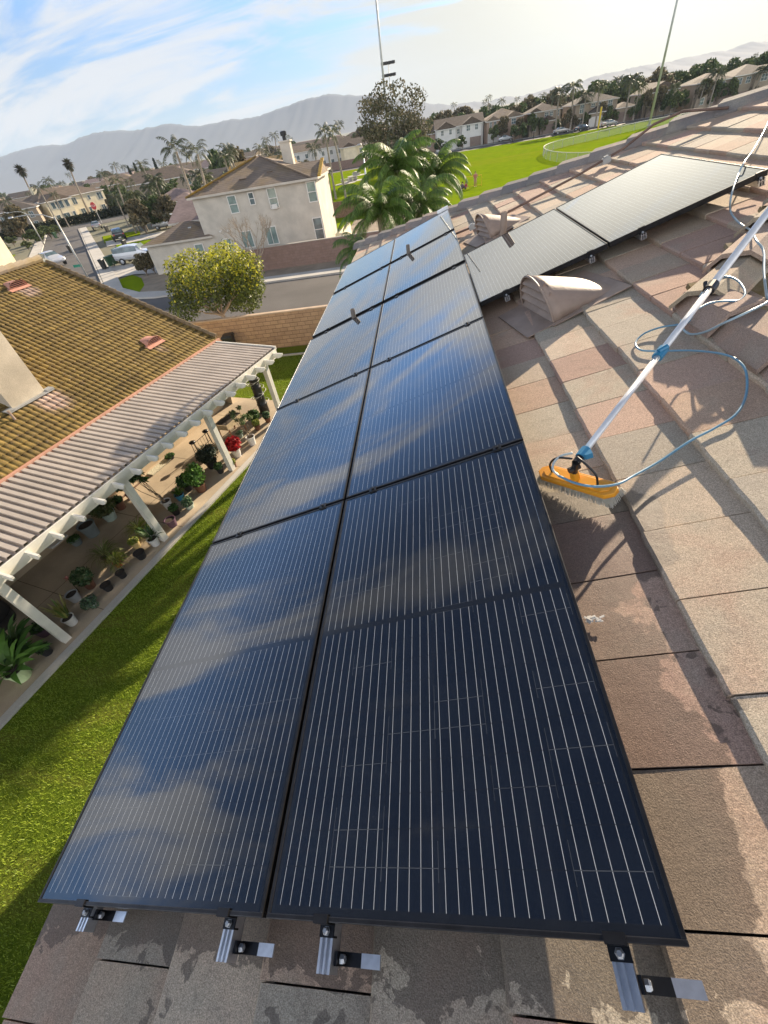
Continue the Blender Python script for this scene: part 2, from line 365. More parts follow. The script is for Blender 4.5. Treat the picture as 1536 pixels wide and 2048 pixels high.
# mossy side roofs behind the ridge: one falls towards us, one falls away to the right
mb = MB(); course_tiles(mb, -.3, 3.2, -4, 5, lambda u: (-4, 5), 0, random.Random(9), [(.30, .25, .17), (.33, .27, .17), (.28, .25, .18)])
X0, Z0 = ROOF @ Vector((3.03, 0, 0)), None
hipA = ROOF @ Vector((3.15, 2.58, -.16)); hipB = ROOF @ Vector((6.07, 5.36, -.16))
hd = (hipB-hipA).normalized(); xv = Vector((1, 0, 0)); nB = xv.cross(hd).normalized(); nB = nB if nB.z > 0 else -nB
upB = nB.cross(xv).normalized(); upB = upB if upB.y > 0 else -upB      # up-slope direction of the side facing us
def frame(o, u_, v_, n_): return Matrix(((u_.x, v_.x, n_.x, o.x), (u_.y, v_.y, n_.y, o.y), (u_.z, v_.z, n_.z, o.z), (0, 0, 0, 1)))
mb = MB(); L_ = (hipB-hipA); lu = L_.dot(upB)
kB = L_.dot(xv)/lu
course_tiles(mb, -1.9, lu+.2, -6, 4, lambda u: (-4.0, -kB*abs(u)+(.05 if u > 0 else 0)), 0, random.Random(9), [(.30, .25, .17), (.33, .27, .17), (.28, .25, .18)])
fB = frame(hipA, upB, -xv, nB); sideB = child_world(mb.build('side_roof', K['mosstile']), house, fB)
mb = MB(); dn = Vector((CS, 0, -SN)); nC = Vector((SN, 0, CS)); oC = ROOF @ Vector((3.15, 0, -.15))
course_tiles(mb, -2.9, -.12, -4, 4, lambda u: (-2.62-u*CS, 4.0), 0, random.Random(11), [(.30, .25, .17), (.26, .24, .18)])
sideC = child_world(mb.build('rear_roof', K['mosstile']), house, frame(oC, -dn, Vector((0, -1, 0)), nC))
# walls, eave board
mb = MB(); mb.box((5.2, 4.3, 3.0), (9.4, 12.6, 5.9)); child_world(mb.build('wall', K['stucco']), house, Matrix.Identity(4))
mb = MB(); e0 = ROOF @ Vector((U0+.03, -2.2, -.27)); e1 = ROOF @ Vector((U0+.03, 11.3, -.27)); mb.bar(e0, e1, .03, .17); e2 = ROOF @ Vector((6.0, 5.55, -.27)); mb.bar(e1, e2, .03, .15)
child_world(mb.build('eave_board', K['white']), house, Matrix.Identity(4))

# ------------------------------------------------------------------ solar panels
def panel_material():
    m = bpy.data.materials.new('solar_cells_under_glass'); m.use_nodes = True; t = NT(m.node_tree); t.n.clear()
    out = t.new('ShaderNodeOutputMaterial'); co = t.new('ShaderNodeTexCoord').outputs['Object']; s = t.new('ShaderNodeSeparateXYZ', {0: co})
    x, y = s.outputs[0], s.outputs[1]
    cw = .1595; x0 = (1.0-6*cw)/2; ch = .0812; half = .845; y0 = .027
    xi = t.math('DIVIDE', t.math('SUBTRACT', x, x0), cw); fx = t.math('FRACT', xi)
    inx = t.math('MULTIPLY', t.math('GREATER_THAN', xi, 0), t.math('LESS_THAN', xi, 6))
    # five ribbons to a cell
    r5 = t.math('ABSOLUTE', t.math('SUBTRACT', t.math('FRACT', t.math('MULTIPLY', fx, 5)), .5))
    rib = t.math('LESS_THAN', r5, .019)
    ysym = t.math('ABSOLUTE', t.math('SUBTRACT', y, .85)); yi = t.math('DIVIDE', t.math('SUBTRACT', ysym, .011), ch); fy = t.math('FRACT', yi)
    iny = t.math('MULTIPLY', t.math('GREATER_THAN', yi, 0), t.math('LESS_THAN', yi, 10))
    gy = t.math('GREATER_THAN', t.math('ABSOLUTE', t.math('SUBTRACT', fy, .5)), .489); gx = t.math('GREATER_THAN', t.math('ABSOLUTE', t.math('SUBTRACT', fx, .5)), .4935)
    cid = t.new('ShaderNodeCombineXYZ', {0: t.math('FLOOR', xi), 1: t.math('FLOOR', t.math('DIVIDE', y, ch)), 2: 0.0})
    oi = t.new('ShaderNodeObjectInfo').outputs['Random']; t.set(cid, 2, t.math('MULTIPLY', oi, 40))
    wn = t.new('ShaderNodeTexWhiteNoise', {'Vector': cid.outputs[0]}).outputs['Value']
    cell = t.mix(wn, (.0045, .007, .0135), (.007, .010, .017))
    fing = t.ramp(t.math('FRACT', t.math('MULTIPLY', y, 640)), .3, .7, 0, .0)
    gap = t.math('MAXIMUM', gx, gy)
    edge = t.ramp(wn, .78, .84)
    gapc = t.mix(t.math('MULTIPLY', edge, 1.0), (.010, .011, .013), (.065, .07, .075))
    c = t.mix(t.math('MULTIPLY', gap, .9), cell, gapc)
    c = t.mix(t.math('MULTIPLY', t.math('MULTIPLY', rib, t.math('SUBTRACT', 1, gy)), t.math('MULTIPLY', inx, iny)), c, (.50, .52, .53))
    c = t.mix(t.math('MULTIPLY', inx, iny), (.009, .010, .012), c)
    # thin drying film with streaks
    st = t.noise(t.new('ShaderNodeMapping', {'Vector': co, 'Scale': (5, 1.0, 1)}).outputs[0], 2.2, 6, .6, .4)
    film = t.ramp(st, .50, .80, 0, .018)
    c = t.mix(film, c, (.30, .31, .31))
    sheen = t.math('MULTIPLY', t.ramp(st, .35, .8), 0.03)
    b = t.new('ShaderNodeBsdfPrincipled', {'Base Color': c, 'Roughness': t.math('ADD', sheen, .022), 'IOR': 1.66, 'Coat Weight': 0.5, 'Coat Roughness': .02, 'Coat IOR': 1.45})
    dim = t.new('ShaderNodeBump', {'Height': t.noise(t.new('ShaderNodeMapping', {'Vector': co, 'Scale': (1, 1, 1)}).outputs[0], 2.0, 1), 'Strength': .05, 'Distance': .003})
    t.l.new(dim.outputs[0], b.inputs['Normal'])
    t.l.new(b.outputs[0], out.inputs[0]); return m
K['cells'] = panel_material()
PW, PL, FD = 1.0, 1.7, .038
def make_panel():
    root = empty('solar_panel')
    g = MB(); g.add([(.009, .009, -.003), (PW-.009, .009, -.003), (PW-.009, PL-.009, -.003), (.009, PL-.009, -.003)], [(0, 1, 2, 3)]); g.build('glass', K['cells'], root)
    f = MB(); lip = .0105
    for x0, x1, y0, y1 in ((0, PW, 0, lip), (0, PW, PL-lip, PL), (0, lip, lip, PL-lip), (PW-lip, PW, lip, PL-lip)):
        # each side: outer wall and top lip with a small chamfer
        f.box(((x0+x1)/2, (y0+y1)/2, -FD/2), (x1-x0, y1-y0, FD))
    fr = f.build('frame', K['blackmetal'], root)
    bv = fr.modifiers.new('edge', 'BEVEL'); bv.width = .0016; bv.segments = 2
    bk = MB(); bk.box((PW/2, PL/2, -.012), (PW-.024, PL-.024, .004)); bk.box((PW/2, PL*.5, -.024), (.1, .12, .018)); bk.build('backsheet', K['black'], root)
    return root
rows = [0, 1.716, 3.440, 5.256, 7.081]; GU = PW+.0143
pan0 = make_panel(); first = True
spots = []
rn = ['nearest', 'second', 'third', 'fourth', 'farthest']
for i, v in enumerate(rows):
    for j in (0, 1): spots.append((j*GU, v, f"black solar panel in the {rn[i]} row, {'left, eave-side' if j == 0 else 'middle, uphill'} column"))
spots.append((2.0235, 3.767, 'black solar panel right of the two column block, beside the arched vent'))
spots.append((3.0378, 3.767, 'black solar panel highest on the roof, with the white hose across it'))
def rframe(u, v, w_=0): return ROOF @ Matrix.Translation((u, v, w_))
for i, (u, v, lab) in enumerate(spots):
    p = pan0 if i == 0 else dup(pan0)
    p.matrix_world = rframe(u, v); tag(p, lab, 'solar panel', 'solar panels in the roof array')

# rails with clamps and roof hooks
def rail(u, v0, v1, mids, hooks, label, near=True):
    root = empty('mounting_rail', mw=rframe(u, v0), label=label, cat='rail', group='aluminium rails under the panels')
    b = MB(); L = v1-v0
    for x, wd in ((-.0155, .007), (0, .005), (.0155, .007)): b.box((x, L/2, -FD-.0205), (wd, L, .041))
    b.box((0, L/2, -FD-.039), (.038, L, .004)); b.box((0, L/2, -FD-.010), (.034, L, .003)); b.build('rail_profile', K['alu'], root)
    def end_clamp(y, s):
        c = MB(); c.box((0, y+s*.013, -FD+.001), (.042, .026, .004)); c.box((0, y+s*.002, -FD/2-.001), (.042, .004, FD)); c.box((0, y-s*.006, .0025), (.042, .018, .004)); c.box((0, y+s*.025, -FD-.008), (.042, .004, .018))
        cl = c.build('end_clamp', K['blackmetal'], root)
        n = MB(); n.lathe([(.0, .010), (.0055, .010), (.0085, .007), (.0085, 0), (.010, 0), (.010, -.002)], (0, y+s*.015, -FD+.004), 6); n.build('bolt', K['steel'], cl)
    end_clamp(-v0+v0+.0 if False else (0-v0 if near else 3.767-v0), -1)
    for m in mids:
        c = MB(); g = m[1]; y = m[0]-v0
        if g < .05:
            c.box((0, y, .003), (.04, g+.022, .004)); c.lathe([(0, .013), (.006, .013), (.008, .010), (.008, .004)], (0, y, .002), 8)
            c.build('mid_clamp', K['blackmetal'], root)
        else:
            for s in (-1, 1):
                c = MB(); c.box((0, y+s*(g/2), .003), (.036, .024, .004)); c.box((0, y+s*(g/2-.006), -.018), (.036, .004, .042)); c.box((0, y+s*(g/2-.018), -.036), (.036, .024, .004)); c.lathe([(0, .010), (.007, .010), (.007, 0)], (0, y+s*(g/2-.018), -.034), 6); c.build('mid_clamp', K['blackmetal'], root)
    for h in hooks:
        hk = MB(); y = h-v0
        hk.box((.024, y, -.072), (.007, .026, .038)); hk.box((.052, y, -.088), (.055, .026, .005)); a = hk.build('roof_hook', K['blackmetal'], root)
        n = MB(); M = Matrix.Rotation(R(90), 3, 'Y'); n.lathe([(0, .012), (.007, .012), (.010, .008), (.010, 0)], (.030, y, -.070), 6, M=M); n.build('bolt', K['steel'], a)
        if h == hooks[0]: n = MB(); n.box((.105, y, -.088), (.055, .026, .004)); n.build('hook_arm', K['alu'], root)
G = [(1.708, .016), (3.428, .024), (5.198, .116), (7.0185, .125)]
names = ['nearest the eave', 'just left of the panel seam', 'just right of the panel seam', 'under the uphill panel edge']
for u, nm, hk in zip((.235, .862, 1.19, 1.885), names, ([-.018, 1.2, 3.0, 4.8, 6.5], [-.060, 1.3, 3.1, 4.9, 6.6], [-.062, 1.3, 3.1, 4.9, 6.6], [-.055, 1.3, 3.1, 4.9])):
    rail(u, {.235: -.06}.get(u, -.090), 8.80, G, hk, f'silver mounting rail {nm}, its end sticking out')
for u, nm in zip((2.24, 2.90, 3.26, 3.99), ('beside the arched vent', 'of the right pair nearest their seam', 'of the highest panel nearest the seam', 'under the far right of the highest panel')):
    rail(u, 3.735, 5.49, [], [3.95], f'silver mounting rail {nm}', near=False)

# vents, pipes, conduit
def dormer_vent(u, v, r, ln, label, group):
    mw = rframe(u, v, -.135) @ Matrix.Rotation(R(12), 4, 'Z'); root = empty('roof_vent', mw=mw, label=label, cat='roof vent', group=group); b = MB(); n = 18; hh = r*.95
    N = []
    for i in range(n+1):
        a = math.pi*i/n; N.append((-math.cos(a)*r*(1.0-.12*math.sin(a)), math.sin(a)**.85*hh if 0 < i < n else 0))
    vs = []; st = 8
    for k in range(st+1):
        f = k/st; sag = (hh+.03)*f
        for (y, z) in N: vs.append((f*ln, y*(1-.22*f), max(z-sag*(z/hh if hh else 0), 0)-.03*f*f))
    b.add(vs, [(k*(n+1)+i, (k+1)*(n+1)+i, (k+1)*(n+1)+i+1, k*(n+1)+i+1) for k in range(st) for i in range(n)])
    o = b.build('hood', K['pinktile'], root, smooth=True); md = o.modifiers.new('t', 'SOLIDIFY'); md.thickness = .008; md.offset = 1
    b = MB(); b.tube([(-.004, y, z+.004) for y, z in N], .008, 6); b.build('rim', K['pinktile'], root)
    b = MB()
    for k in range(4):
        z0 = hh*(.02+.24*k); 
        hw = r*math.sqrt(max(.02, 1-((z0+.02)/hh)**2))*.95
        b.add([(-.010, -hw, z0), (-.010, hw, z0), (.04, hw, z0+hh*.17), (.04, -hw, z0+hh*.17), (-.010, -hw, z0-.006), (-.010, hw, z0-.006)], [(0, 1, 2, 3), (4, 5, 1, 0), (3, 2, 5, 4)])
    b.build('louvre', K['pinktile'], root)
    b = MB(); b.box((-.075, 0, -.002), (.27, r*2.15, .006)); b.box((ln*.45, 0, -.004), (ln*1.0, r*2.3, .006)); b.build('flashing', K['pinktile'], root)
    b = MB(); b.add([(.05, -r*.9, .001), (.05, r*.9, .001), (.05, r*.55, hh*.8), (.05, -r*.55, hh*.8)], [(0, 1, 2, 3)]); b.build('screen', K['black'], root)
GV = 'arched louvre vents on the flat tile roof'
dormer_vent(2.40, 3.40, .285, .56, 'large pinkish arched louvre vent in front of the right panel', GV)
dormer_vent(2.34, 6.42, .27, .52, 'smaller looking arched louvre vent between the hip and the upper panel', GV)
def pipe(p0, h, r, label, mt='pinktile', extra=False):
    root = empty('vent_pipe', mw=Matrix.Translation(ROOF @ Vector(p0)), label=label, cat='vent pipe', group='plumbing vent pipes through the roof'); b = MB(); b.lathe([(r*1.0, 0), (r, h), (r*.82, h), (r*.82, h-.05), (0, h-.05)], n=16); b.build('pipe', K[mt], root, smooth=False)
    b = MB(); b.lathe([(r*2.3, -.02), (r*1.9, .02), (r*1.1, .07), (r*1.0, .07)], n=16); b.build('collar', K[mt], root)
pipe((1.25, 7.02, -.17), .29, .027, 'grey pipe standing in the gap behind the fourth panel row', 'darkpipe')
pipe((.56, 5.195, -.17), .27, .027, 'grey pipe standing in the gap behind the third panel row', 'darkpipe')
pipe((2.44, 5.60, -.17), .36, .036, 'brownish pipe standing in front of the far arched vent')
b = MB(); pts = [rp(*p, wv) for *p, wv in [(1300, 262, -.08), (1285, 278, -.02), (1262, 291, -.02), (1230, 308, -.09), (1180, 338, -.105), (1120, 370, -.105), (1060, 402, -.105), (1040, 412, -.105)]]
pts = [Vector((5.0, 6.35, -.10)), Vector((4.7, 6.65, .02)), Vector((4.45, 6.78, .02)), Vector((4.15, 6.86, -.07)), Vector((3.6, 6.86, -.10)), Vector((3.0, 6.86, -.10)), Vector((2.78, 6.86, -.10)), Vector((2.5, 6.95, -.10)), Vector((2.02, 7.2, -.10)), Vector((1.9, 7.25, -.10))]
b.tube(pts, .014, 8); co_ = child_world(b.build('conduit', mat('brown_conduit', (.16, .10, .075), .6, nz=(9, .3)), smooth=True), None, ROOF)
tag(co_, 'thin brown electrical conduit running over the tiles to the far arched vent', 'conduit')
for p in ((3.95, 6.87, -.10), (2.25, 7.08, -.10)): b = MB(); b.box(p, (.09, .06, .06)); b.box((p[0], p[1], p[2]+.035), (.05, .04, .02)); x_ = b.build('conduit_fitting', K['galv']); x_.parent = co_
b = MB(); b.tube([(.30, 8.95, -.11), (.30, 9.05, -.09), (.42, 9.12, -.06), (.52, 9.06, -.05), (.56, 8.9, -.07)], .014, 8); b.box((.29, 8.98, -.09), (.08, .05, .08))
tag(child_world(b.build('junction_box', mat('brown_box', (.20, .12, .09), .6), smooth=False), None, ROOF), 'small brown junction box with bent conduit behind the far left panel', 'junction box')
b = MB(); b.box((1.93, 8.86, .035), (.20, .10, .004)); b.box((1.93, 8.812, .015), (.20, .004, .045)); b.box((2.028, 8.86, .015), (.004, .10, .045)); b.box((1.93, 8.91, .01), (.20, .004, .055))
tag(child_world(b.build('cover_plate', K['alu']), None, ROOF), 'silver folded metal cover at the far corner of the array', 'cover')

# ------------------------------------------------------------------ washing brush, pole, hoses
BA, BB_ = Vector((2.045, 1.53, -.072)), Vector((2.285, 1.265, -.072))
bx = (BB_-BA).normalized(); bz = Vector((0, 0, 1)); by = bz.cross(bx); BL = (BB_-BA).length; BC = (BA+BB_)/2
def bf(x, y, z): return BC+bx*x+by*y+bz*z
brush = empty('washing_brush', mw=ROOF, label='orange headed washing brush on a long white pole lying across the tiles', cat='brush')
K['orange'] = mat('orange_plastic', (.78, .33, .02), .35, nz=(9, .06), coat=.3)
b = MB(); hL, hW = BL/2+.0, .042; poly = [(-hL, -hW*.35), (-hL+.03, -hW), (hL-.03, -hW), (hL, -hW*.35), (hL, hW*.35), (hL-.03, hW), (-hL+.03, hW), (-hL, hW*.35)]
MBF = Matrix(((bx.x, by.x, 0, BC.x), (bx.y, by.y, 0, BC.y), (0, 0, 1, BC.z), (0, 0, 0, 1)))
b.ngon_prism(poly, -.012, .010, M=MBF); b.ngon_prism([(x*.86, y*.72) for x, y in poly], .010, .015, M=MBF)
hd_ = b.build('brush_head', K['orange'], brush); bv = hd_.modifiers.new('b', 'BEVEL'); bv.width = .003; bv.segments = 2; bv.limit_method = 'ANGLE'
b = MB(); b.lathe([(.020, .010), (.019, .045), (.016, .055), (0, .055)], M=MBF.to_3x3(), c=BC, n=14); s_ = b.build('socket', K['orange'], brush)
q = random.Random(2); V = []; Fq = []
for i in range(72):
    for j in range(11):
        x = -hL+.006+(2*hL-.012)*i/71; y = -hW+.004+(2*hW-.008)*j/10
        fx_, fy_ = x/hL*.010+q.uniform(-.003, .003), (y/hW)*.010+q.uniform(-.003, .003)
        a = bf(x, y, -.010); c = bf(x+fx_, y+fy_, -.048+q.uniform(-.003, .004)); o = len(V); r = .0026
        for p, rr in ((a, r), (c, r*.6)):
            for k in range(3): V.append(tuple(p+Vector((math.cos(k*2.1)*rr, math.sin(k*2.1)*rr, 0))))
        Fq += [(o, o+1, o+4, o+3), (o+1, o+2, o+5, o+4), (o+2, o, o+3, o+5)]
K['bristle'] = mat('white_bristles', (.80, .77, .68), .5, trans=.4)
npmesh('bristles', np.array(V), np.array(Fq), K['bristle'], parent=brush)
PJ = bf(.0, 0, .05); PE = Vector(rp(1504, 468, .10)); PF = PJ.lerp(PE, 1.65)
J2 = PJ+Vector((0.012, -.01, .055))
b = MB(); b.tube([PJ-Vector((0, 0, .006)), PJ+Vector((.004, -.01, .03)), J2], [.015, .013, .014], 10); b.tube([PJ+Vector((-.02, -.015, .03)), PJ+Vector((.025, .0, .026))], .013, 10); b.tube([J2, J2+(PE-J2).normalized()*.05], .0165, 10); b.build('swivel_joint', K['black'], brush)
dP = (PE-J2).normalized()
K['bluepl'] = mat('blue_plastic', (.03, .20, .36), .4)
b = MB(); b.tube([J2+dP*.035, J2+dP*.085], .021, 10); b.box(J2+dP*.06+Vector((.015, -.015, 0)), (.03, .03, .025)); b.build('pole_collar', K['bluepl'], brush)
mid, m2 = J2+(PE-J2)*.42, J2+(PE-J2)*.72
b = MB(); b.tube([J2+dP*.08, mid], .0135, 14); b.build('pole_tip', K['whitepole'], brush, smooth=True)
b = MB(); b.tube([mid, m2], .0155, 14); b.build('pole_section', K['whitepole'], brush, smooth=True)
b = MB(); b.tube([m2, PF], .0185, 14); b.build('outer_pole', K['whitepole'], brush, smooth=True)
b = MB(); b.tube([mid-dP*.03, mid+dP*.035], .023, 12); b.tube([mid-dP*.015+Vector((.0, 0, .02)), mid+dP*.03+Vector((.01, -.02, .02))], .012, 8); b.build('lock_clamp', K['bluepl'], brush)
b = MB(); b.tube([m2-dP*.025, m2+dP*.03], .026, 12); b.tube([m2+dP*.0+Vector((-.02, 0, .01)), m2+dP*.03+Vector((-.03, .01, .02))], .010, 8); b.build('lock_clamp', K['black'], brush)
def spline(pts, n=8):
    P = [Vector(p) for p in pts]; P = [P[0]*2-P[1]]+P+[P[-1]*2-P[-2]]; o = []
    for i in range(1, len(P)-2):
        for k in range(n):
            t = k/n; a, b_, c, d = P[i-1:i+3]; o.append(.5*((2*b_)+(-a+c)*t+(2*a-5*b_+4*c-d)*t*t+(-a+3*b_-3*c+d)*t**3))
    o.append(P[-2]); return o
K['hoseblue'] = mat('blue_hose', (.12, .27, .38), .3, nz=(6, .15), coat=.3, spec=.6); K['hoseclear'] = mat('clear_hose', (.55, .62, .64), .25, trans=.3)
HB = [(1395, 618, .03), (1420, 606, -.02), (1450, 602, -.03), (1478, 601, -.04), (1490, 585, -.04), (1476, 562, -.04), (1450, 553, -.03), (1425, 562, -.03), (1402, 590, -.02), (1380, 640, -.09), (1362, 648, -.115), (1320, 655, -.122), (1287, 668, -.122), (1271, 686, -.122), (1282, 700, -.12), (1320, 702, -.122), (1380, 701, -.118), (1440, 707, -.095), (1474, 720, -.085), (1492, 744, -.095), (1492, 790, -.122), (1472, 828, -.122), (1430, 856, -.12), (1380, 882, -.11), (1320, 922, -.10), (1270, 950, -.07), (1235, 968, -.04), (1190, 973, -.02), (1150, 966, -.01), (1118, 952, .0)]
ho = MB(); ho.tube(spline([rp(x, y, z) for x, y, z in HB]), .0052, 8); h_ = child_world(ho.build('water_hose', K['hoseblue'], smooth=True), None, ROOF); tag(h_, 'thin blue water hose looping from the brush over the tiles under the pole', 'hose')
ho = MB(); ho.tube(spline([rp(x, y, z) for x, y, z in [(1118, 952, 0), (1106, 940, .01), (1108, 925, .03), (1122, 912, .05), (1145, 906, .06)]]), .0052, 8); x_ = ho.build('clear_end', K['hoseclear'], smooth=True); x_.parent = h_
for pts in ([bf(-.115, 0, .012), bf(-.115, -.0, .06), bf(-.07, 0, .11), J2+Vector((-.01, 0, .03))], [bf(.10, .0, .012), bf(.10, .0, .07), bf(.06, 0, .12), J2+Vector((.01, 0, .03))]):
    ho = MB(); ho.tube(spline(pts), .0048, 8); ho.build('spray_tube', K['black'], brush, smooth=True)
HC = [(1545, 225, -.10), (1528, 262, -.10), (1505, 302, -.05), (1490, 322, .03), (1478, 345, .012), (1468, 372, .0125), (1461, 400, -.02), (1462, 425, -.10), (1480, 447, -.10), (1503, 462, -.04), (1512, 480, .0), (1527, 502, -.02), (1528, 545, -.03), (1533, 590, -.04), (1536, 603, -.05), (1500, 622, -.02), (1450, 645, -.03), (1410, 664, -.09), (1380, 668, -.115), (1364, 655, -.11), (1362, 640, -.10)]
ho = MB(); ho.tube(spline([rp(x, y, z) for x, y, z in HC]), .0058, 8); tag(child_world(ho.build('supply_hose', mat('grey_blue_hose', (.30, .40, .45), .3, nz=(5, .3)), smooth=True), None, ROOF), 'whitish grey hose laid over the top right panel and past the pole', 'hose')
q = random.Random(12); li = MB()
lp = rp(1190, 1238, -.125)
for i in range(22): li.box(lp+Vector((q.uniform(-.022, .024), q.uniform(-.011, .011), q.uniform(-.002, .006))), (q.uniform(.010, .028), q.uniform(.003, .008), .002), rz=q.uniform(-.8, .8))
tag(child_world(li.build('crumpled_tissue', mat('wet_tissue', (.72, .70, .66), .8)), None, ROOF), 'small crumpled white scrap on the tile beside the near panel', 'litter')

# ------------------------------------------------------------------ the ground and what is laid on it
def sheet(name, pts, z, m, kind='structure'):
    b = MB(); b.add([(p[0], p[1], z) for p in pts], [tuple(range(len(pts)))]); o = b.build(name, m); o['kind'] = kind; return o
def grass_mat(name, c1, c2, c3, sc1=.9, sc2=7.):
    m = bpy.data.materials.new(name); m.use_nodes = True; t = NT(m.node_tree); t.n.clear()
    out = t.new('ShaderNodeOutputMaterial'); co = t.new('ShaderNodeTexCoord').outputs['Object']
    mpd = t.new('ShaderNodeMapping', {'Vector': co, 'Scale': (.35, 1.6, 1), 'Rotation': (0, 0, R(-12))}).outputs[0]
    c = t.mix(t.ramp(t.noise(co, sc2, 6, .6), .3, .7), c1, c2); c = t.mix(t.ramp(t.noise(mpd, sc1, 5, .6, .5), .45, .75, 0, .8), c, c3)
    b = t.new('ShaderNodeBsdfPrincipled', {'Base Color': c, 'Roughness': 1.0, 'Specular IOR Level': 0.0})
    bn = t.new('ShaderNodeBump', {'Height': t.noise(co, sc2*6, 4, .7), 'Strength': .8, 'Distance': .05}); t.l.new(bn.outputs[0], b.inputs['Normal'])
    t.l.new(b.outputs[0], out.inputs[0]); return m
K['lawn'] = grass_mat('lawn_turf', (.09, .14, .015), (.14, .19, .02), (.19, .18, .04), .8, 9)
K['field'] = grass_mat('park_grass', (.14, .215, .006), (.19, .265, .008), (.235, .235, .02), .05, .6)
K['town'] = mat('dry_town_ground', (.16, .15, .10), .95, nz=(.02, .4, 8), col2=(.08, .10, .035))
g = MB(); g.add([(-5600, -150, -.03), (5600, -150, -.03), (5600, 5900, -.03), (-5600, 5900, -.03)], [(0, 1, 2, 3)]); struct(g.build('ground', K['town']))
PT = Vector((-7.69, 4.65, 0)); AZ = R(17.3); tv = Vector((math.sin(AZ), math.cos(AZ), 0)); nv = Vector((-math.cos(AZ), math.sin(AZ), 0))
NB = Matrix(((tv.x, nv.x, 0, PT.x), (tv.y, nv.y, 0, PT.y), (0, 0, 1, 0), (0, 0, 0, 1)))    # neighbour frame: a along the patio edge, b away from us
def nb(a, b, z=0): return NB @ Vector((a, b, z))
sheet('lawn', [(-16, -9), (6, -9), (6, 22.3), (-16, 22.3)], -.01, K['lawn'])
struct_pat = [nb(-12, -.42), nb(10.35, -.42), nb(11.6, .95), nb(11.6, 4), nb(-12, 4)]
b = MB(); vs = [(p.x, p.y, .05) for p in struct_pat]+[(p.x, p.y, -.05) for p in struct_pat]; b.add(vs, [(4, 3, 2, 1, 0)]+[(i, (i+1) % 5, 5+(i+1) % 5, 5+i) for i in range(5)])
K['patio'] = mat('patio_concrete', (.42, .34, .24), .9, nz=(.7, .22, 8), bump=(60, .2), fine=(90, .07))
struct(b.build('patio', K['patio']))
b = MB()
for k in range(-3, 4): a0, a1 = nb(k*3.05+.95, -.43), nb(k*3.05+.95, 3.4); b.bar((a0.x, a0.y, .0475), (a1.x, a1.y, .0475), .014, .009)
a0, a1 = nb(-10, 1.75), nb(11.6, 1.75); b.bar((a0.x, a0.y, .0475), (a1.x, a1.y, .0475), .012, .008)
a0, a1 = nb(-10, -.22), nb(10.35, -.22); b.bar((a0.x, a0.y, .0475), (a1.x, a1.y, .0475), .010, .008)
struct(b.build('patio_joint', mat('joint_line', (.07, .055, .04), .95)))
b = MB(); a0, a1 = nb(-12, -.325, .0), nb(10.4, -.325, 0); b.bar((a0.x, a0.y, .0), (a1.x, a1.y, .0), .20, .115); struct(b.build('patio_kerb', K['sidewalk']))
b = MB(); a0, a1 = Vector((-9.5, 21.15, .03)), Vector((1, 20.9, .03)); b.bar(a0, a1, .10, .08); struct(b.build('lawn_kerb', K['sidewalk']))
# grass blades of the yard
def blades(n, seed):
    q = np.random.default_rng(seed); X = q.uniform(-9.3, -1.2, n); Y = q.uniform(-1, 21, n)
    a = (X-PT.x)*tv.x+(Y-PT.y)*tv.y; b_ = (X-PT.x)*nv.x+(Y-PT.y)*nv.y
    inside = ~((b_ > -.43) & (a < 11.7)) & (X < 0); X, Y = X[inside], Y[inside]; n = len(X)
    dens = .5+.5*np.sin(X*3.1+Y*1.7)*np.sin(X*1.3-Y*2.9); h = q.uniform(.022, .050, n)*(.75+.4*dens); th = q.uniform(0, 6.28, n); wd = q.uniform(.003, .006, n)*1.5
    lx, ly = q.normal(0, .018, n), q.normal(0, .018, n); V = np.zeros((n, 3, 3))
    V[:, 0] = np.stack([X-np.cos(th)*wd, Y-np.sin(th)*wd, np.full(n, -.01)], 1); V[:, 1] = np.stack([X+np.cos(th)*wd, Y+np.sin(th)*wd, np.full(n, -.01)], 1)
    V[:, 2] = np.stack([X+lx, Y+ly, h], 1)
    c = q.uniform(0, 1, (n, 1)); pat = np.clip((np.sin(X*.9+Y*.6)+np.sin(X*2.3-Y*1.1)+np.sin(Y*1.9))/3*.5+.5, 0, 1)[:, None]
    t = (np.array([[.22, .34, .02]])*(1-c)+np.array([[.40, .50, .06]])*c)*(1-.30*pat)+np.array([[.10, .085, .02]])*.35*pat
    return V.reshape(-1, 3), np.arange(n*3).reshape(-1, 3), t
V, Fq, t_ = blades(210000, 1)
o = npmesh('lawn_grass', V, Fq, K['leaf'], t_); o['kind'] = 'stuff'; o['label'] = 'short mown green grass of the back yard lawn'

# ------------------------------------------------------------------ neighbour's house: mossy barrel tile roof, chimney, patio cover
nh = empty('neighbour_house', nb(2, 8), 0, 'single storey house with golden mossy barrel tile roof and stucco chimney', 'house')
def cw(o): return child_world(o, nh, NB)
rs = .41; a_lo, a_hi, b_lo, b_hi, z_e = -9., 11.35, 2.78, 10.35, 2.80
na, per, cexp = 7, .165, .30
ca_, sa_ = math.cos(math.atan(rs)), math.sin(math.atan(rs)); SLn = (b_hi-b_lo)/ca_; ncour = int(SLn/cexp)+1
A = np.linspace(a_lo, a_hi, int(round((a_hi-a_lo)/per))*na+1); qn = np.random.default_rng(4); vsA = []; rowsz = []
for k in range(ncour):
    s0, s1 = k*cexp, min((k+1)*cexp+.0, SLn); jit = np.repeat(qn.normal(0, .0035, len(A)//na+2), na)[:len(A)]
    rowsz.append((s0-.004, -.022+0*A)); rowsz.append((s0+jit, .022+jit)); rowsz.append((s1, .0+0*A))
P_ = []
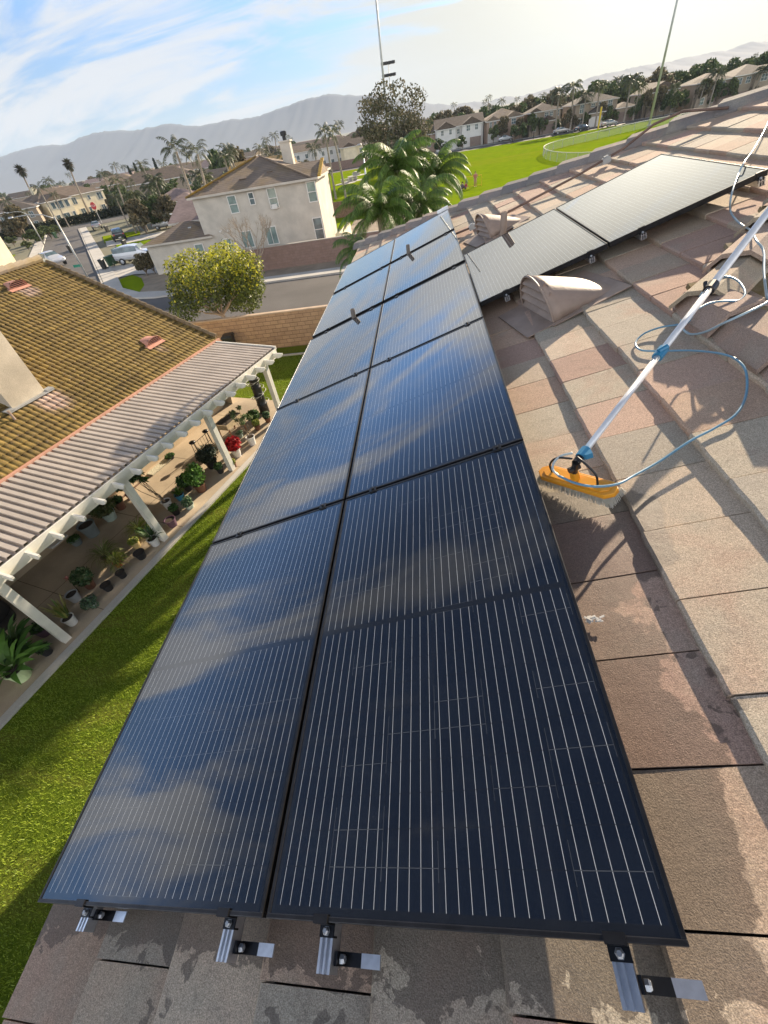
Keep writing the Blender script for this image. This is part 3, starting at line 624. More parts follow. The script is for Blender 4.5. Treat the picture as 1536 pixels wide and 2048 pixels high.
for s, lift in rowsz:
    ph = (A % per)/per; prof = .030*np.sqrt(np.clip(1-((ph-.42)/.42)**2, 0, 1)); prof = np.where(ph > .84, 0, prof)
    h = prof+lift; ss = s if np.ndim(s) else np.full(len(A), s)
    P_.append(np.stack([A, b_lo+ss*ca_-h*sa_, z_e+ss*sa_+h*ca_], 1))
P_ = np.concatenate(P_); nA = len(A); I = np.arange((len(rowsz)-1)*nA).reshape(-1, nA)[:, :-1].ravel()
Fm = np.stack([I, I+nA, I+nA+1, I+1], 1)
tidx = ((A[I % nA]-a_lo)/per).astype(int)+(I//nA//3)*997; rt = np.random.default_rng(8).uniform(.8, 1.2, 60000)[tidx % 60000][:, None]
def moss_barrel():
    m = bpy.data.materials.new('golden_moss_barrel_tile'); m.use_nodes = True; t = NT(m.node_tree); t.n.clear()
    out = t.new('ShaderNodeOutputMaterial'); co = t.new('ShaderNodeTexCoord').outputs['Object']; ti = t.new('ShaderNodeAttribute', attribute_name='tint').outputs['Color']
    pk = t.mix(t.noise(co, 2.0, 4), (.40, .27, .21), (.33, .25, .20)); ms = t.mix(t.ramp(t.noise(co, 2.6, 7, .65), .3, .7), (.13, .085, .018), (.205, .138, .030))
    def near_pt(x, y, r0, r1):
        d = t.vmath('LENGTH', t.vmath('SUBTRACT', t.vmath('MULTIPLY', co, (1, .8, 0)).outputs[0], (x, y*.8, 0)).outputs[0]).outputs['Value']; return t.ramp(t.math('ADD', d, t.math('MULTIPLY', t.noise(co, 4, 4), .5)), r1+.25, r0+.25)
    bare = t.math('MAXIMUM', t.math('MAXIMUM', near_pt(5.2, 4.05, .15, .6), near_pt(9.3, 9.0, .15, .5)), t.math('MULTIPLY', near_pt(9.4, 3.7, .0, .3), .5))
    s = t.new('ShaderNodeSeparateXYZ', {0: co})
    bare = t.math('MAXIMUM', bare, t.math('MULTIPLY', t.ramp(t.noise(co, 9, 5, .7), .55, .72), .35))
    c = t.mix(bare, ms, pk); c = t.mix(1.0, c, ti, 'MULTIPLY')
    b = t.new('ShaderNodeBsdfPrincipled', {'Base Color': c, 'Roughness': .85}); bn = t.new('ShaderNodeBump', {'Height': t.noise(co, 45, 5, .7), 'Strength': .5, 'Distance': .01}); t.l.new(bn.outputs[0], b.inputs['Normal'])
    t.l.new(b.outputs[0], out.inputs[0]); return m
rf = npmesh('roof', P_, Fm, moss_barrel(), np.repeat(rt, 3, 1)); cw(rf)
def nroof(a, b, h=0): return Vector((a, b, z_e+(b-b_lo)*rs+h))
b = MB(); q = random.Random(4)
b.add([(a_lo, b_hi, z_e+(b_hi-b_lo)*rs-.02), (a_hi, b_hi, z_e+(b_hi-b_lo)*rs-.02), (a_hi, b_hi+7, z_e+.3), (a_lo, b_hi+7, z_e+.3)], [(0, 1, 2, 3)], 0, (.3, .22, .15))
b.add([(a_hi-.02, b_lo, z_e-.02), (a_hi-.02, b_hi, z_e+(b_hi-b_lo)*rs-.03), (a_hi-.02, b_hi+7, z_e+.3), (a_hi-.02, b_hi+7, 0), (a_hi-.3, b_lo+.3, 0)], [(0, 1, 2, 3, 4)], 0, (.5, .44, .34))
cw(b.build('rear_slope', mat('pale_roof_back', (1, 1, 1), .9, tint=True)))
b = MB()
for i in range(int((b_hi-b_lo)/.33)):
    p0 = nroof(a_hi+.02, b_lo+i*.33, .10); p1 = nroof(a_hi+.02, b_lo+(i+1.15)*.33, .07); b.tube([p0, p1], [.085, .072], 8)
cw(b.build('rake_tiles', mat('rake_tile', (.19, .14, .08), .9, nz=(6, .3))))
b = MB()
for i in range(int((a_hi-a_lo)/.38)):
    z = z_e+(b_hi-b_lo)*rs+.06; b.tube([(a_hi-i*.38, b_hi, z+.03), (a_hi-(i+1.15)*.38, b_hi, z)], [.15, .13], 10)
cw(b.build('ridge_tiles', mat('pale_ridge_tile', (.42, .34, .25), .9, nz=(1.6, .5), col2=(.36, .24, .04))))
b = MB(); b.box(((a_lo+a_hi)/2, b_lo-.06, z_e-.06), (a_hi-a_lo+.1, .11, .13)); b.box((a_hi+.04, (b_lo+b_hi)/2-.0, 0), (.01, .01, .01))
cw(b.build('fascia', mat('salmon_fascia', (.50, .27, .19), .7, nz=(2, .12))))
b = MB(); b.box(((a_lo+a_hi)/2-.3, (3.35+17)/2, 1.35), (a_hi-a_lo-.6, 17-3.35, 2.7)); cw(b.build('wall', mat('warm_beige_wall', (.50, .40, .27), .9, nz=(1, .1), bump=(30, .3))))
b = MB(); b.box((4.86, 5.15, 4.9), (1.06, 1.35, 5.0)); ch = cw(b.build('chimney', mat('chimney_stucco', (.52, .45, .34), .92, nz=(1.2, .2, 8), bump=(30, .6), fine=(60, .08))))
b = MB()
for aa in (4.86,): p = nroof(aa, 4.42, .06); b.box(p, (1.5, .16, .05)); b.box(nroof(5.50, 4.46, .08), (.22, .26, .03)); b.box(nroof(4.2, 4.46, .08), (.24, .26, .03))
cw(b.build('chimney_flashing', K['galv']))
for i, (aa, bb) in enumerate(((9.25, 9.2), (9.5, 3.98))):
    rt_ = empty('roof_vent'); N = [(math.cos(x)*.36, math.sin(x)*.26) for x in [math.pi*i/12 for i in range(13)]]; b = MB()
    fr = Matrix.Translation(nroof(aa, bb, .06)) @ Matrix.Rotation(math.atan(rs), 4, 'X')
    vs = [(x, 0, z) for x, z in N]+[(x*.6, .48, z*.12) for x, z in N]; b.add(vs, [(i, i+1, 14+i, 13+i) for i in range(12)])
    for k in range(4): zz = .03+.058*k; hw = .35*math.sqrt(1-(zz/.26)**2*.9); b.box((0, .03, zz), (2*hw, .02, .016)); 
    b.box((0, -.02, -.005), (.8, .24, .01)); o = b.build('louvre_vent', K.setdefault('pinkvent', mat('pink_vent', (.52, .26, .19), .6, nz=(6, .15)))); child_world(o, nh, NB @ fr)
    b = MB(); b.box((0, .06, .11), (.5, .01, .18)); x_ = b.build('vent_shadow_gap', K['black']); child_world(x_, nh, NB @ fr); x_.name = 'vent_shade_fill'  # black box stands in for the shade behind the louvre slats
    bpy.data.objects.remove(rt_)
b = MB(); p = nroof(4.05, 4.15, -.05); b.lathe([(.035, 0), (.035, .35), (.0, .35)], p, 10); cw(b.build('flue_pipe', K['pinktile']))

pc = empty('patio_cover', nb(3.5, 1.4), 0, 'white wooden patio cover with corrugated roof sheet and rafter tails', 'patio cover')
def pw(o): return child_world(o, pc, NB)
# corrugated sheet
a0_, a1_, pr = -7.6, 11.1, .19; xs = []; a = a0_
while a < a1_:
    for f, h in ((0, 0), (.36, 0), (.42, .075), (.94, .075)): xs.append((a+f*pr, h))
    a += pr
b = MB(); vs = []
for bb, z in ((-.02, 2.53), (2.74, 2.70)):
    for x, h in xs: vs.append((x, bb, z+h))
n = len(xs); b.add(vs, [(i, i+1, n+i+1, n+i) for i in range(n-1)])
o = pw(b.build('corrugated_sheet', mat('pinkish_corrugated_sheet', (.41, .36, .31), .5, nz=(1.1, .12, 6), trans=.0)))
b = MB(); b.box((1.75, -.08, 2.41), (a1_-a0_+.0, .045, .30)); b.box((1.75, .03, 2.42), (a1_-a0_, .06, .20)); pw(b.build('beam', K['white']))
b = MB(); b.bar((a1_+.03, -.1, 2.58), (a1_+.03, 2.8, 2.74), .05, .12); pw(b.build('end_rafter', K['white']))
t0 = None
for k in range(31):
    aa = -6.95+k*.593; b = MB()
    if aa > 11.2: break
    if t0 is None:
        prf = [(-.10, -.12), (-.34, -.12), (-.46, -.075), (-.53, .0), (-.53, .055), (-.10, .055)]; vs = [(s*.024, y, z) for s in (-1, 1) for y, z in prf]
        b.add(vs, [tuple(range(6)), tuple(range(11, 5, -1))]+[(i, 6+i, 6+(i+1) % 6, (i+1) % 6) for i in range(6)])
        b.bar((0, -.07, .03), (0, 2.7, .19), .045, .11) ; t0 = b.build('rafter', K['white']); t0.parent = pc; bpy.context.view_layer.update(); t0.matrix_world = NB @ Matrix.Translation((aa, 0, 2.445))
    else: c = t0.copy(); COL.objects.link(c); c.matrix_world = NB @ Matrix.Translation((aa, 0, 2.445))
for k in range(-2, 4):
    b = MB(); aa = k*3.43; b.box((aa, .0, 1.13), (.18, .18, 2.26)); b.box((aa, .1, 2.05), (.10, .05, .42)); pw(b.build('post', K['white']))

# ------------------------------------------------------------------ leaves
def leafcloud(n, blobs, size, cols, seed, flat=.5, aspect=1.7, shell=.55, yellow_top=None):
    """n leaf quads through the volume of the blobs [(cx,cy,cz,rx,ry,rz)]"""
    q = np.random.default_rng(seed); B = np.array(blobs, float); wgt = B[:, 3]*B[:, 4]*B[:, 5]; wgt = wgt**.75; idx = q.choice(len(B), n, p=wgt/wgt.sum()); b = B[idx]
    d = q.normal(0, 1, (n, 3)); d /= np.linalg.norm(d, axis=1)[:, None]; rr = (shell+(1-shell)*q.uniform(0, 1, n)**.6)[:, None]
    c = b[:, :3]+d*rr*b[:, 3:]*q.uniform(.9, 1.06, (n, 1))
    nrm = d*.6+q.normal(0, .6, (n, 3)); nrm[:, 2] += flat; nrm /= np.linalg.norm(nrm, axis=1)[:, None]
    a = q.normal(0, 1, (n, 3)); a -= nrm*(a*nrm).sum(1)[:, None]; a /= np.linalg.norm(a, axis=1)[:, None]; e = np.cross(nrm, a)
    s = size*q.uniform(.6, 1.35, n)[:, None]; a = a*s*aspect*.5; e = e*s*.5
    V = np.stack([c-a, c-e*.9, c+a+nrm*s*.12, c+e*.9], 1).reshape(-1, 3)
    cc = np.array(cols); t = q.uniform(0, 1, (n, 1)); k = q.integers(0, len(cc), n); tint = cc[k]*(.7+.6*t)
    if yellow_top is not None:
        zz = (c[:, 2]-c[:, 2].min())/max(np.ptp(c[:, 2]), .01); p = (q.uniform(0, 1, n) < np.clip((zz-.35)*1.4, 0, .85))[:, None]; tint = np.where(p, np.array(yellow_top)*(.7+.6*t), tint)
    return V, np.arange(4*n).reshape(-1, 4), tint
def limb(b, p0, p1, r0, r1, q, n=5, wob=.08):
    p0, p1 = Vector(p0), Vector(p1); L = (p1-p0).length; pts = []
    for i in range(n+1):
        f = i/n; pts.append(p0.lerp(p1, f)+Vector((q.uniform(-1, 1), q.uniform(-1, 1), q.uniform(-.4, .6)))*wob*L*math.sin(math.pi*f))
    b.tube(pts, [r0+(r1-r0)*i/n for i in range(n+1)], 7, cap=False); return pts
def tree(loc, h, cr, n, leaf, cols, seed, label, group=None, trunk_h=.35, nb_=14, bark='bark', flat=.4, yt=None, squash=.8, name='broadleaf_tree', cat='tree', spread=.75, dull=False, lean=(0, 0), blobr=.38):
    q = random.Random(seed); root = empty(name, loc, 0, label, cat, group); z0 = h*trunk_h; zc = z0+(h-z0)*.5
    blobs = []
    for i in range(nb_):
        a = q.uniform(0, 6.28); rr = cr*spread*math.sqrt(q.uniform(.02, 1)); z = zc+(h-z0)*.5*squash*q.uniform(-.8, 1)*math.sqrt(max(0, 1-(rr/cr/1.05)**2)); r = cr*blobr*q.uniform(.7, 1.2)
        blobs.append((math.cos(a)*rr+lean[0], math.sin(a)*rr+lean[1], z, r, r, r*.75))
    b = MB(); limb(b, (0, 0, -.1), (lean[0]*.4, lean[1]*.4, z0*1.05), h*.028+.03, h*.02+.02, q)
    for bl in blobs[:12]: limb(b, (lean[0]*.4, lean[1]*.4, z0*.95), (bl[0], bl[1], bl[2]), h*.012+.015, .01, q)
    b.build('trunk', K[bark], root, smooth=True)
    V, Fq, t = leafcloud(n, blobs, leaf, cols, seed, flat, yellow_top=yt); npmesh('crown', V, Fq, K['leafdull' if dull else 'leaf'], t, root); return root
def palm_mesh(seed, nf, fl, droop, cols, nl=34, lw=.045, ll=.55, upmin=-.2, old=0):
    q = np.random.default_rng(seed); Vs = []; T = []; R_ = []
    for i in range(nf):
        az = i*2.399+q.uniform(-.2, .2); el = upmin+(1.45-upmin)*((i+.5)/nf)**.8+q.uniform(-.1, .1); L = fl*q.uniform(.85, 1.1)
        s = np.linspace(0, 1, nl); ang = el-droop*(s**1.35)*q.uniform(.85, 1.15); ds = L/nl
        hx = np.cumsum(np.cos(ang)*ds); hz = np.cumsum(np.sin(ang)*ds); tw = q.uniform(-.25, .25)
        P = np.stack([hx*np.cos(az+tw*s), hx*np.sin(az+tw*s), hz], 1); tan = np.gradient(P, axis=0); tan /= np.linalg.norm(tan, axis=1)[:, None]
        side = np.cross(tan, [0, 0, 1]); side /= np.linalg.norm(side, axis=1)[:, None]+1e-9
        for sg in (-1, 1):
            k = np.arange(3, nl); le = ll*fl/3*np.sin(np.clip(s[k]*1.08+.05, 0, 1)*np.pi)**.45*q.uniform(.8, 1.1, len(k))
            dirn = side[k]*sg*.75+tan[k]*.55+np.array([0, 0, -1])*(.32+.35*q.uniform(0, 1, (len(k), 1))); dirn /= np.linalg.norm(dirn, axis=1)[:, None]
            p0 = P[k]; p1 = p0+dirn*le[:, None]*.55; d2 = dirn+np.array([0, 0, -.75]); d2 /= np.linalg.norm(d2, axis=1)[:, None]; p2 = p1+d2*le[:, None]*.5; wv = tan[k]*lw*fl/3*.5
            Vs.append(np.stack([p0-wv, p0+wv, p1+wv, p1-wv], 1)); Vs.append(np.stack([p1-wv, p1+wv, p2+wv*.15, p2-wv*.15], 1))
            c = np.array(cols)[q.integers(0, len(cols), len(k))]*q.uniform(.7, 1.3, (len(k), 1)); T += [c, c]
        rw = side*.018*fl/3*(1.2-s)[:, None]; Q = np.stack([P[:-1]-rw[:-1], P[:-1]+rw[:-1], P[1:]+rw[1:], P[1:]-rw[1:]], 1); Vs.append(Q); T.append(np.tile([[.16, .17, .05]], (nl-1, 1)))
    V = np.concatenate([v.reshape(-1, 3) for v in Vs]); return V, np.arange(len(V)).reshape(-1, 4), np.concatenate(T)
PC = [(.08, .15, .03), (.11, .19, .04), (.15, .22, .06), (.06, .11, .03)]
PCd = [(.05, .065, .035), (.06, .085, .045), (.04, .05, .03), (.085, .09, .05)]
def palm_root(seed, h, fl, label, cols=PC, nf=22, droop=2.0, tr=.16, group=None, lean=(0, 0), name='queen_palm', nl=26, **kw):
    root = empty(name, (0, 0, 0), 0, label, 'palm tree', group); q = random.Random(seed)
    b = MB(); pts = [Vector((lean[0]*(i/8)**2, lean[1]*(i/8)**2, h*i/8)) for i in range(9)]; b.tube(pts, [tr*(1.25 if i == 0 else 1-.35*i/8) for i in range(9)], 10, cap=False); b.build('trunk', K['palmtrunk'], root, smooth=True)
    V, Fq, t = palm_mesh(seed, nf, fl, droop, cols, nl=nl, **kw); V = V+np.array([lean[0], lean[1], h-.05]); npmesh('crown', V, Fq, K['palm'], t, root); return root
def put_palm(proto, base, top, label, group, h0, used=[]):
    """copy of a palm standing at base with the heart of its crown at height top"""
    s = top/h0; kk = dup(proto, base, rnd.uniform(0, 6), label, group, (s, s, s)) if proto.name in used else proto
    if proto.name not in used: used.append(proto.name); kk.location = base; kk.scale = (s, s, s); tag(kk, label, None, group)
    return kk

# ------------------------------------------------------------------ potted plants on the neighbour's patio
def pot_mesh(root, r, h, m, taper=.74, rim=True):
    b = MB(); b.lathe([(0, 0), (r*taper, 0), (r*.98, h*.93), (r*1.08, h*.93), (r*1.08, h), (r*.95, h), (r*.93, h*.86), (0, h*.86)], n=22); b.build('pot', m, root, smooth=False)
    b = MB(); b.lathe([(r*.92, h*.875), (0, h*.89)], n=16); b.build('soil', K['soil'], root)
def strap_leaves(n, L, wd, cols, seed, spread=.5, z=0, curl=.8, rad=.05):
    q = np.random.default_rng(seed); Vs = []; T = []
    for i in range(n):
        az = q.uniform(0, 6.28); el = 1.5-q.uniform(0, 1)*spread; l = L*q.uniform(.65, 1.1); s = np.linspace(0, 1, 6); ang = el-curl*s**1.6
        x = np.cumsum(np.cos(ang))*l/6; zz = np.cumsum(np.sin(ang))*l/6; r0 = q.uniform(0, rad); P = np.stack([(r0+x)*np.cos(az), (r0+x)*np.sin(az), z+zz], 1); sd_ = np.array([-np.sin(az), np.cos(az), .25]); w_ = wd*np.sin(np.clip(s*.85+.18, 0, 1)*np.pi)**.7
        A_ = P-sd_*w_[:, None]/2; B_ = P+sd_*w_[:, None]/2; Q = np.stack([A_[:-1], B_[:-1], B_[1:], A_[1:]], 1); Vs.append(Q.reshape(-1, 3)); T.append(np.tile(np.array(cols)[q.integers(0, len(cols))]*q.uniform(.75, 1.3), (5, 1)))
    V = np.concatenate(Vs); return V, np.arange(len(V)).reshape(-1, 4), np.concatenate(T)
def bush(n, r, h, leaf, cols, seed, z): return leafcloud(n, [(0, 0, z+h*.55, r, r, h*.5), (r*.35, .1*r, z+h*.75, r*.6, r*.6, h*.35), (-r*.4, -r*.2, z+h*.5, r*.6, r*.6, h*.35)], leaf, cols, seed, .4, shell=.3)
def stems(n, h, lean_, leaf, cols, seed, z):
    q = random.Random(seed); b = MB(); bl = []
    for i in range(n):
        a = q.uniform(0, 6.28); e = Vector((lean_[0]+math.cos(a)*h*.25, lean_[1]+math.sin(a)*h*.25, z+h*q.uniform(.6, 1))); limb(b, (0, 0, z-.05), e, .012, .006, q, 4); bl.append((e.x, e.y, e.z, leaf*2, leaf*2, leaf*1.4))
    return b, bl
def pc_mat(n, c, r=.5): K[n] = mat(n, c, r, nz=(5, .12)); return K[n]
for n, c in dict(p_white=(.66, .65, .62), p_green=(.55, .66, .36), p_black=(.018, .018, .02), p_purple=(.10, .055, .085), p_grey=(.40, .41, .41), p_terra=(.42, .13, .05), p_blue=(.05, .24, .38), p_teal=(.05, .22, .27), p_yellow=(.62, .48, .22), p_sage=(.36, .44, .38), p_slate=(.16, .19, .19), p_brown=(.14, .06, .035)).items(): pc_mat(n, c)
G1 = [(.09, .20, .03), (.14, .28, .05), (.06, .14, .025)]; GD = [(.05, .12, .03), (.09, .17, .05), (.035, .08, .025)]; GY = [(.22, .26, .04), (.14, .2, .03), (.30, .30, .08)]; GS = [(.10, .17, .10), (.06, .13, .06), (.16, .22, .12)]; GV_ = [(.30, .30, .08), (.12, .18, .04), (.38, .36, .12)]
def potted(a, b_, r, h, pm, kind, label, cols=G1, ph=.5, seed=1, cat='potted plant', name='potted_plant', lean=(0, 0)):
    o = empty(name, nb(a, b_, .05), AZ*0, label, cat, 'potted plants on the patio'); pot_mesh(o, r, h, K[pm]); z = h*.88; ph *= 1.3
    if kind == 'strap': V, Fq, t = strap_leaves(46, ph, .035, cols, seed, .7, z, .9, r*.6)
    elif kind == 'snake': V, Fq, t = strap_leaves(38, ph, .050, cols, seed, .38, z, .25, r*.7)
    elif kind == 'broad': V, Fq, t = strap_leaves(34, ph, .13, cols, seed, .9, z, 1.0, r*.5)
    elif kind == 'spider': V, Fq, t = strap_leaves(120, ph, .018, cols, seed, 1.1, z, 1.9, r*.7)
    elif kind == 'bush': V, Fq, t = bush(1300, r*1.75, ph, .06, cols, seed, z-.05)
    elif kind == 'low': V, Fq, t = bush(360, r*1.2, ph*.55, .05, cols, seed, z-.05)
    elif kind == 'succ': V, Fq, t = leafcloud(420, [(0, 0, z+.02, r*1.35, r*1.35, .10), (.12, -.05, z*.6, r*.8, r*.8, .2), (-.08, -.10, z*.4, r*.9, r*.6, .2)], .06, cols, seed, .8, 1.1, .7)
    elif kind in ('stem', 'long'):
        b, bl = stems(7 if kind == 'stem' else 9, ph, lean, .06 if kind == 'stem' else .05, cols, seed, z); b.build('stem', K['bark'], o)
        V, Fq, t = leafcloud(230 if kind == 'stem' else 420, bl, .11 if kind == 'stem' else .05, cols, seed, .2, 2.4, .2)
    if kind != 'empty': npmesh('foliage', V, Fq, K['leaf'], t, o)
    return o
potted(-1.02, .14, .21, .36, 'p_green', 'broad', 'lime green tub with lush broad leaves at the left photo edge', G1, .75, 1)
potted(-.62, .66, .20, .30, 'p_white', 'broad', 'white tub of broad leaves behind the lime green tub', GD, .7, 2)
potted(-.40, .13, .135, .24, 'p_black', 'low', 'black pot with sparse greens at the foot of the nearest post', GD, .2, 3)
potted(-.02, .72, .19, .26, 'p_purple', 'low', 'dark purple bowl half hidden behind the nearest post', GD, .3, 4)
potted(.40, .24, .14, .27, 'p_white', 'snake', 'white pot of upright yellow edged snake plant', GV_, .5, 5)
potted(.97, .82, .15, .27, 'p_grey', 'empty', 'empty grey pot with weathered soil', name='plant_pot', cat='plant pot')
potted(.98, .22, .14, .18, 'p_sage', 'succ', 'round leaved succulent spilling over a low pale pot', GS, .2, 7)
potted(1.50, .17, .13, .22, 'p_black', 'empty', 'empty black nursery pot nearest the grey pot', name='plant_pot', cat='plant pot')
potted(1.95, .13, .12, .20, 'p_black', 'empty', 'smaller empty black nursery pot before the orange pot', name='plant_pot', cat='plant pot')
potted(1.42, .78, .15, .24, 'p_brown', 'bush', 'dark glossy bush in a brown pot beside a pink flower', [(.04, .09, .03), (.12, .16, .07)], .4, 10)
potted(2.22, .58, .10, .17, 'p_terra', 'spider', 'spider plant hanging over a small orange pot', GY, .38, 11)
potted(2.30, 1.05, .14, .22, 'p_brown', 'spider', 'big arching spider plant inside the patio', [(.16, .2, .06), (.28, .3, .12)], .5, 12)
potted(2.66, .12, .15, .23, 'p_black', 'empty', 'black round bucket with a pale handle mark', name='bucket', cat='bucket')
potted(2.96, .62, .13, .22, 'p_yellow', 'low', 'yellow cream pot with small sprouts', GY, .3, 14)
potted(3.19, .10, .15, .27, 'p_white', 'strap', 'white bucket of dense dark green strap leaves at the second post', GD, .42, 15)
potted(3.40, .85, .14, .22, 'p_grey', 'spider', 'bright yellow green grassy plant behind the second post', GY, .42, 16)
potted(3.98, .14, .16, .27, 'p_purple', 'empty', 'empty plum coloured pot with pale rim', name='plant_pot', cat='plant pot')
potted(4.45, .42, .13, .2, 'p_black', 'low', 'little black pot wedged behind the plum coloured pot', GD, .35, 18)
potted(4.80, .16, .15, .14, 'p_sage', 'low', 'spreading blue green leafy plant by the patio edge', GS, .5, 19)
potted(4.64, .90, .15, .30, 'p_white', 'stem', 'white pot with leggy stems leaning into the patio', GD, .9, 20, lean=(-.75, .15))
potted(3.95, .98, .11, .18, 'p_teal', 'low', 'small teal pot seen beside the second post', G1, .4, 21)
potted(5.08, .78, .15, .22, 'p_blue', 'strap', 'bright blue pot with upright green leaves', G1, .25, 22)
potted(5.62, .34, .20, .30, 'p_brown', 'bush', 'big round bright green shrub in an earthen pot', G1, .62, 23)
potted(5.55, .85, .15, .24, 'p_black', 'bush', 'small dark shrub beside the big round green shrub', GD, .35, 24)
potted(3.72, 2.55, .22, .30, 'p_sage', 'bush', 'sage green pot of trailing leaves under the cover', [(.12, .13, .05), (.07, .11, .03)], .4, 25)
potted(4.22, 2.62, .17, .30, 'p_brown', 'low', 'dark brown urn under the cover', GD, .4, 26)
potted(4.72, 2.72, .12, .20, 'p_terra', 'stem', 'orange pot with a dark leaved stem under the cover', GD, .4, 27)
potted(3.0, 2.55, .24, .46, 'p_slate', 'empty', 'big slate grey tub under the cover', name='plant_tub', cat='tub')
potted(2.55, 2.72, .16, .24, 'p_slate', 'low', 'small grey pot beside the white side table', GD, .2, 29)
potted(6.62, .30, .13, .20, 'p_black', 'low', 'small black pot at the third post', GD, .4, 30)
potted(6.85, .85, .22, .28, 'p_black', 'bush', 'dark silvery bush in a wide black pot by the railing', [(.07, .09, .06), (.03, .05, .03)], .5, 31)
potted(7.0, .0, .10, .18, 'p_brown', 'low', 'little brown pot of yellow leaves outside the third post', GY, .3, 32)
potted(7.60, .28, .17, .32, 'p_white', 'bush', 'white tub of vivid red poinsettia', [(.42, .012, .02), (.30, .01, .015), (.5, .03, .03)], .42, 33)
potted(8.40, .16, .16, .34, 'p_white', 'long', 'white tub with tall thin whitish green stems', [(.22, .25, .12), (.14, .2, .08)], .85, 34)
potted(9.35, .55, .13, .22, 'p_brown', 'low', 'brown pot of pale leaves near the black tower', GY, .4, 35)
potted(9.75, .95, .16, .24, 'p_black', 'bush', 'black pot of dark foliage at the foot of the tower', GD, .3, 36)
potted(9.95, .45, .13, .2, 'p_brown', 'low', 'earthen pot with mixed leaves next to the last post', GS, .45, 37)
potted(8.75, .95, .10, .2, 'p_sage', 'low', 'small pale green pot under the raised planter', GS, .2, 38)
# flower
o = empty('flower_stalk', nb(1.18, .98, .3), 0, 'single pink amaryllis bloom on a stalk over the grey pot', 'flower'); b = MB(); b.tube([(0, 0, -.25), (-.02, .05, .1), (-.06, .08, .24)], .008, 6); b.build('stalk', K['leafdull'], o)
V, Fq, t = strap_leaves(10, .12, .05, [(.55, .20, .17)], 3, 1.2, .22, .5, .01); V += np.array([-.06, .08, 0]); npmesh('petals', V, Fq, K['leaf'], t, o)
# raised wooden planter
o = empty('raised_planter', nb(8.85, 1.35, .05), -AZ, 'raised wooden planter box of soil on reddish legs', 'planter'); b = MB()
for s in (-1, 1): b.box((s*.29, 0, .62), (.02, .95, .2)); b.box((0, s*.48, .62), (.58, .02, .2))
b.build('box', mat('pale_wood', (.46, .36, .22), .8, nz=(8, .2)), o); b = MB(); b.box((0, 0, .64), (.56, .94, .12)); b.build('soil', K['soil'], o)
for sx_ in (-1, 1):
    for sy in (-1, 1): b = MB(); b.bar((sx_*.28, sy*.42, 0), (sx_*.25, sy*.40, .6), .05, .05); b.build('leg', K['orangewood'], o)
# black tower planter with white tubes
o = empty('tower_planter', nb(10.62, 1.05, .05), 0, 'tall black tower planter ringed by white loops on the lawn side', 'planter'); b = MB()
b.lathe([(0, 0), (.20, 0), (.20, .38), (.22, .40), (.19, .42), (.19, .75), (.215, .78), (.185, .8), (.185, 1.1), (.21, 1.13), (.18, 1.15), (.18, 1.45), (.2, 1.47), (.2, 1.5), (.15, 1.5), (.15, 1.4), (0, 1.4)], n=18); b.build('tower_body', K['p_black'], o, smooth=True)
q = random.Random(3)
for k in range(9):
    b = MB(); z = .45+k*.12; a0 = k*1.3; b.tube([(math.cos(a0+t_*.35)*(.24+.12*math.sin(t_*.5)), math.sin(a0+t_*.35)*(.24+.12*math.sin(t_*.5)), z+t_*.012) for t_ in range(13)], .009, 5); b.build('tube_loop', K['p_white'], o)
# iron railing with round lamps
o = empty('iron_stand', nb(7.75, 1.95, .05), -AZ, 'black iron plant stand with two round metal caps', 'stand')
for y in (-.38, .38):
    b = MB(); b.lathe([(0, .52), (.09, .52), (.12, .55), (.12, .58), (.05, .62), (0, .62)], (0, y, 0), 14); b.build('cap', K['blackmetal'], o, smooth=True)
    for a in range(3): b = MB(); b.tube([(.09*math.cos(a*2.1), y+.09*math.sin(a*2.1), 0), (.06*math.cos(a*2.1), y+.06*math.sin(a*2.1), .53)], .012, 6); b.build('leg', K['blackmetal'], o)
b = MB(); b.tube([(0, -.38, .48), (0, .38, .48)], .01, 6); b.tube([(0, -.38, .15), (0, .38, .15)], .01, 6)
for k in range(5): b.tube([(0, -.3+.15*k, .15), (0, -.3+.15*k, .48)], .006, 5)
b.build('railing', K['blackmetal'], o)
# things under the cover
def table(loc, d, h, m, label, rz=0, name='side_table', cat='table'):
    o = empty(name, loc, rz, label, cat); b = MB(); b.box((0, 0, h-.02), (d[0], d[1], .035)); b.build('tabletop', m, o)
    for sx_ in (-1, 1):
        for sy in (-1, 1): b = MB(); b.bar((sx_*(d[0]/2-.04), sy*(d[1]/2-.04), 0), (sx_*(d[0]/2-.04), sy*(d[1]/2-.04), h-.035), .035, .035); b.build('leg', m, o)
table(nb(2.25, 3.0, .05), (.45, .55), .42, K['p_white'], 'small white side table in the shade under the cover', -AZ)
table(nb(1.15, 3.05, .05), (.55, 1.15), .72, mat('tan_tabletop', (.30, .24, .16), .7, nz=(4, .1)), 'long tan table in the shade under the cover', -AZ, 'patio_table')
table(nb(.15, 2.95, .05), (.4, .42), .42, K['wood'], 'little dark wooden stool at the near end of the long table', -AZ, 'stool', 'stool')
o = empty('barrel', nb(-.25, 2.35, .05), 0, 'large black round barrel in shade behind the nearest post', 'barrel'); b = MB(); b.lathe([(0, 0), (.42, 0), (.46, .3), (.46, .6), (.43, .9), (.40, .92), (.38, .86), (0, .84)], n=26); b.build('barrel_body', K['p_black'], o, smooth=True); b = MB(); b.lathe([(.47, .28), (.475, .30), (.47, .32)], n=26); b.build('hoop', K['blackmetal'], o)
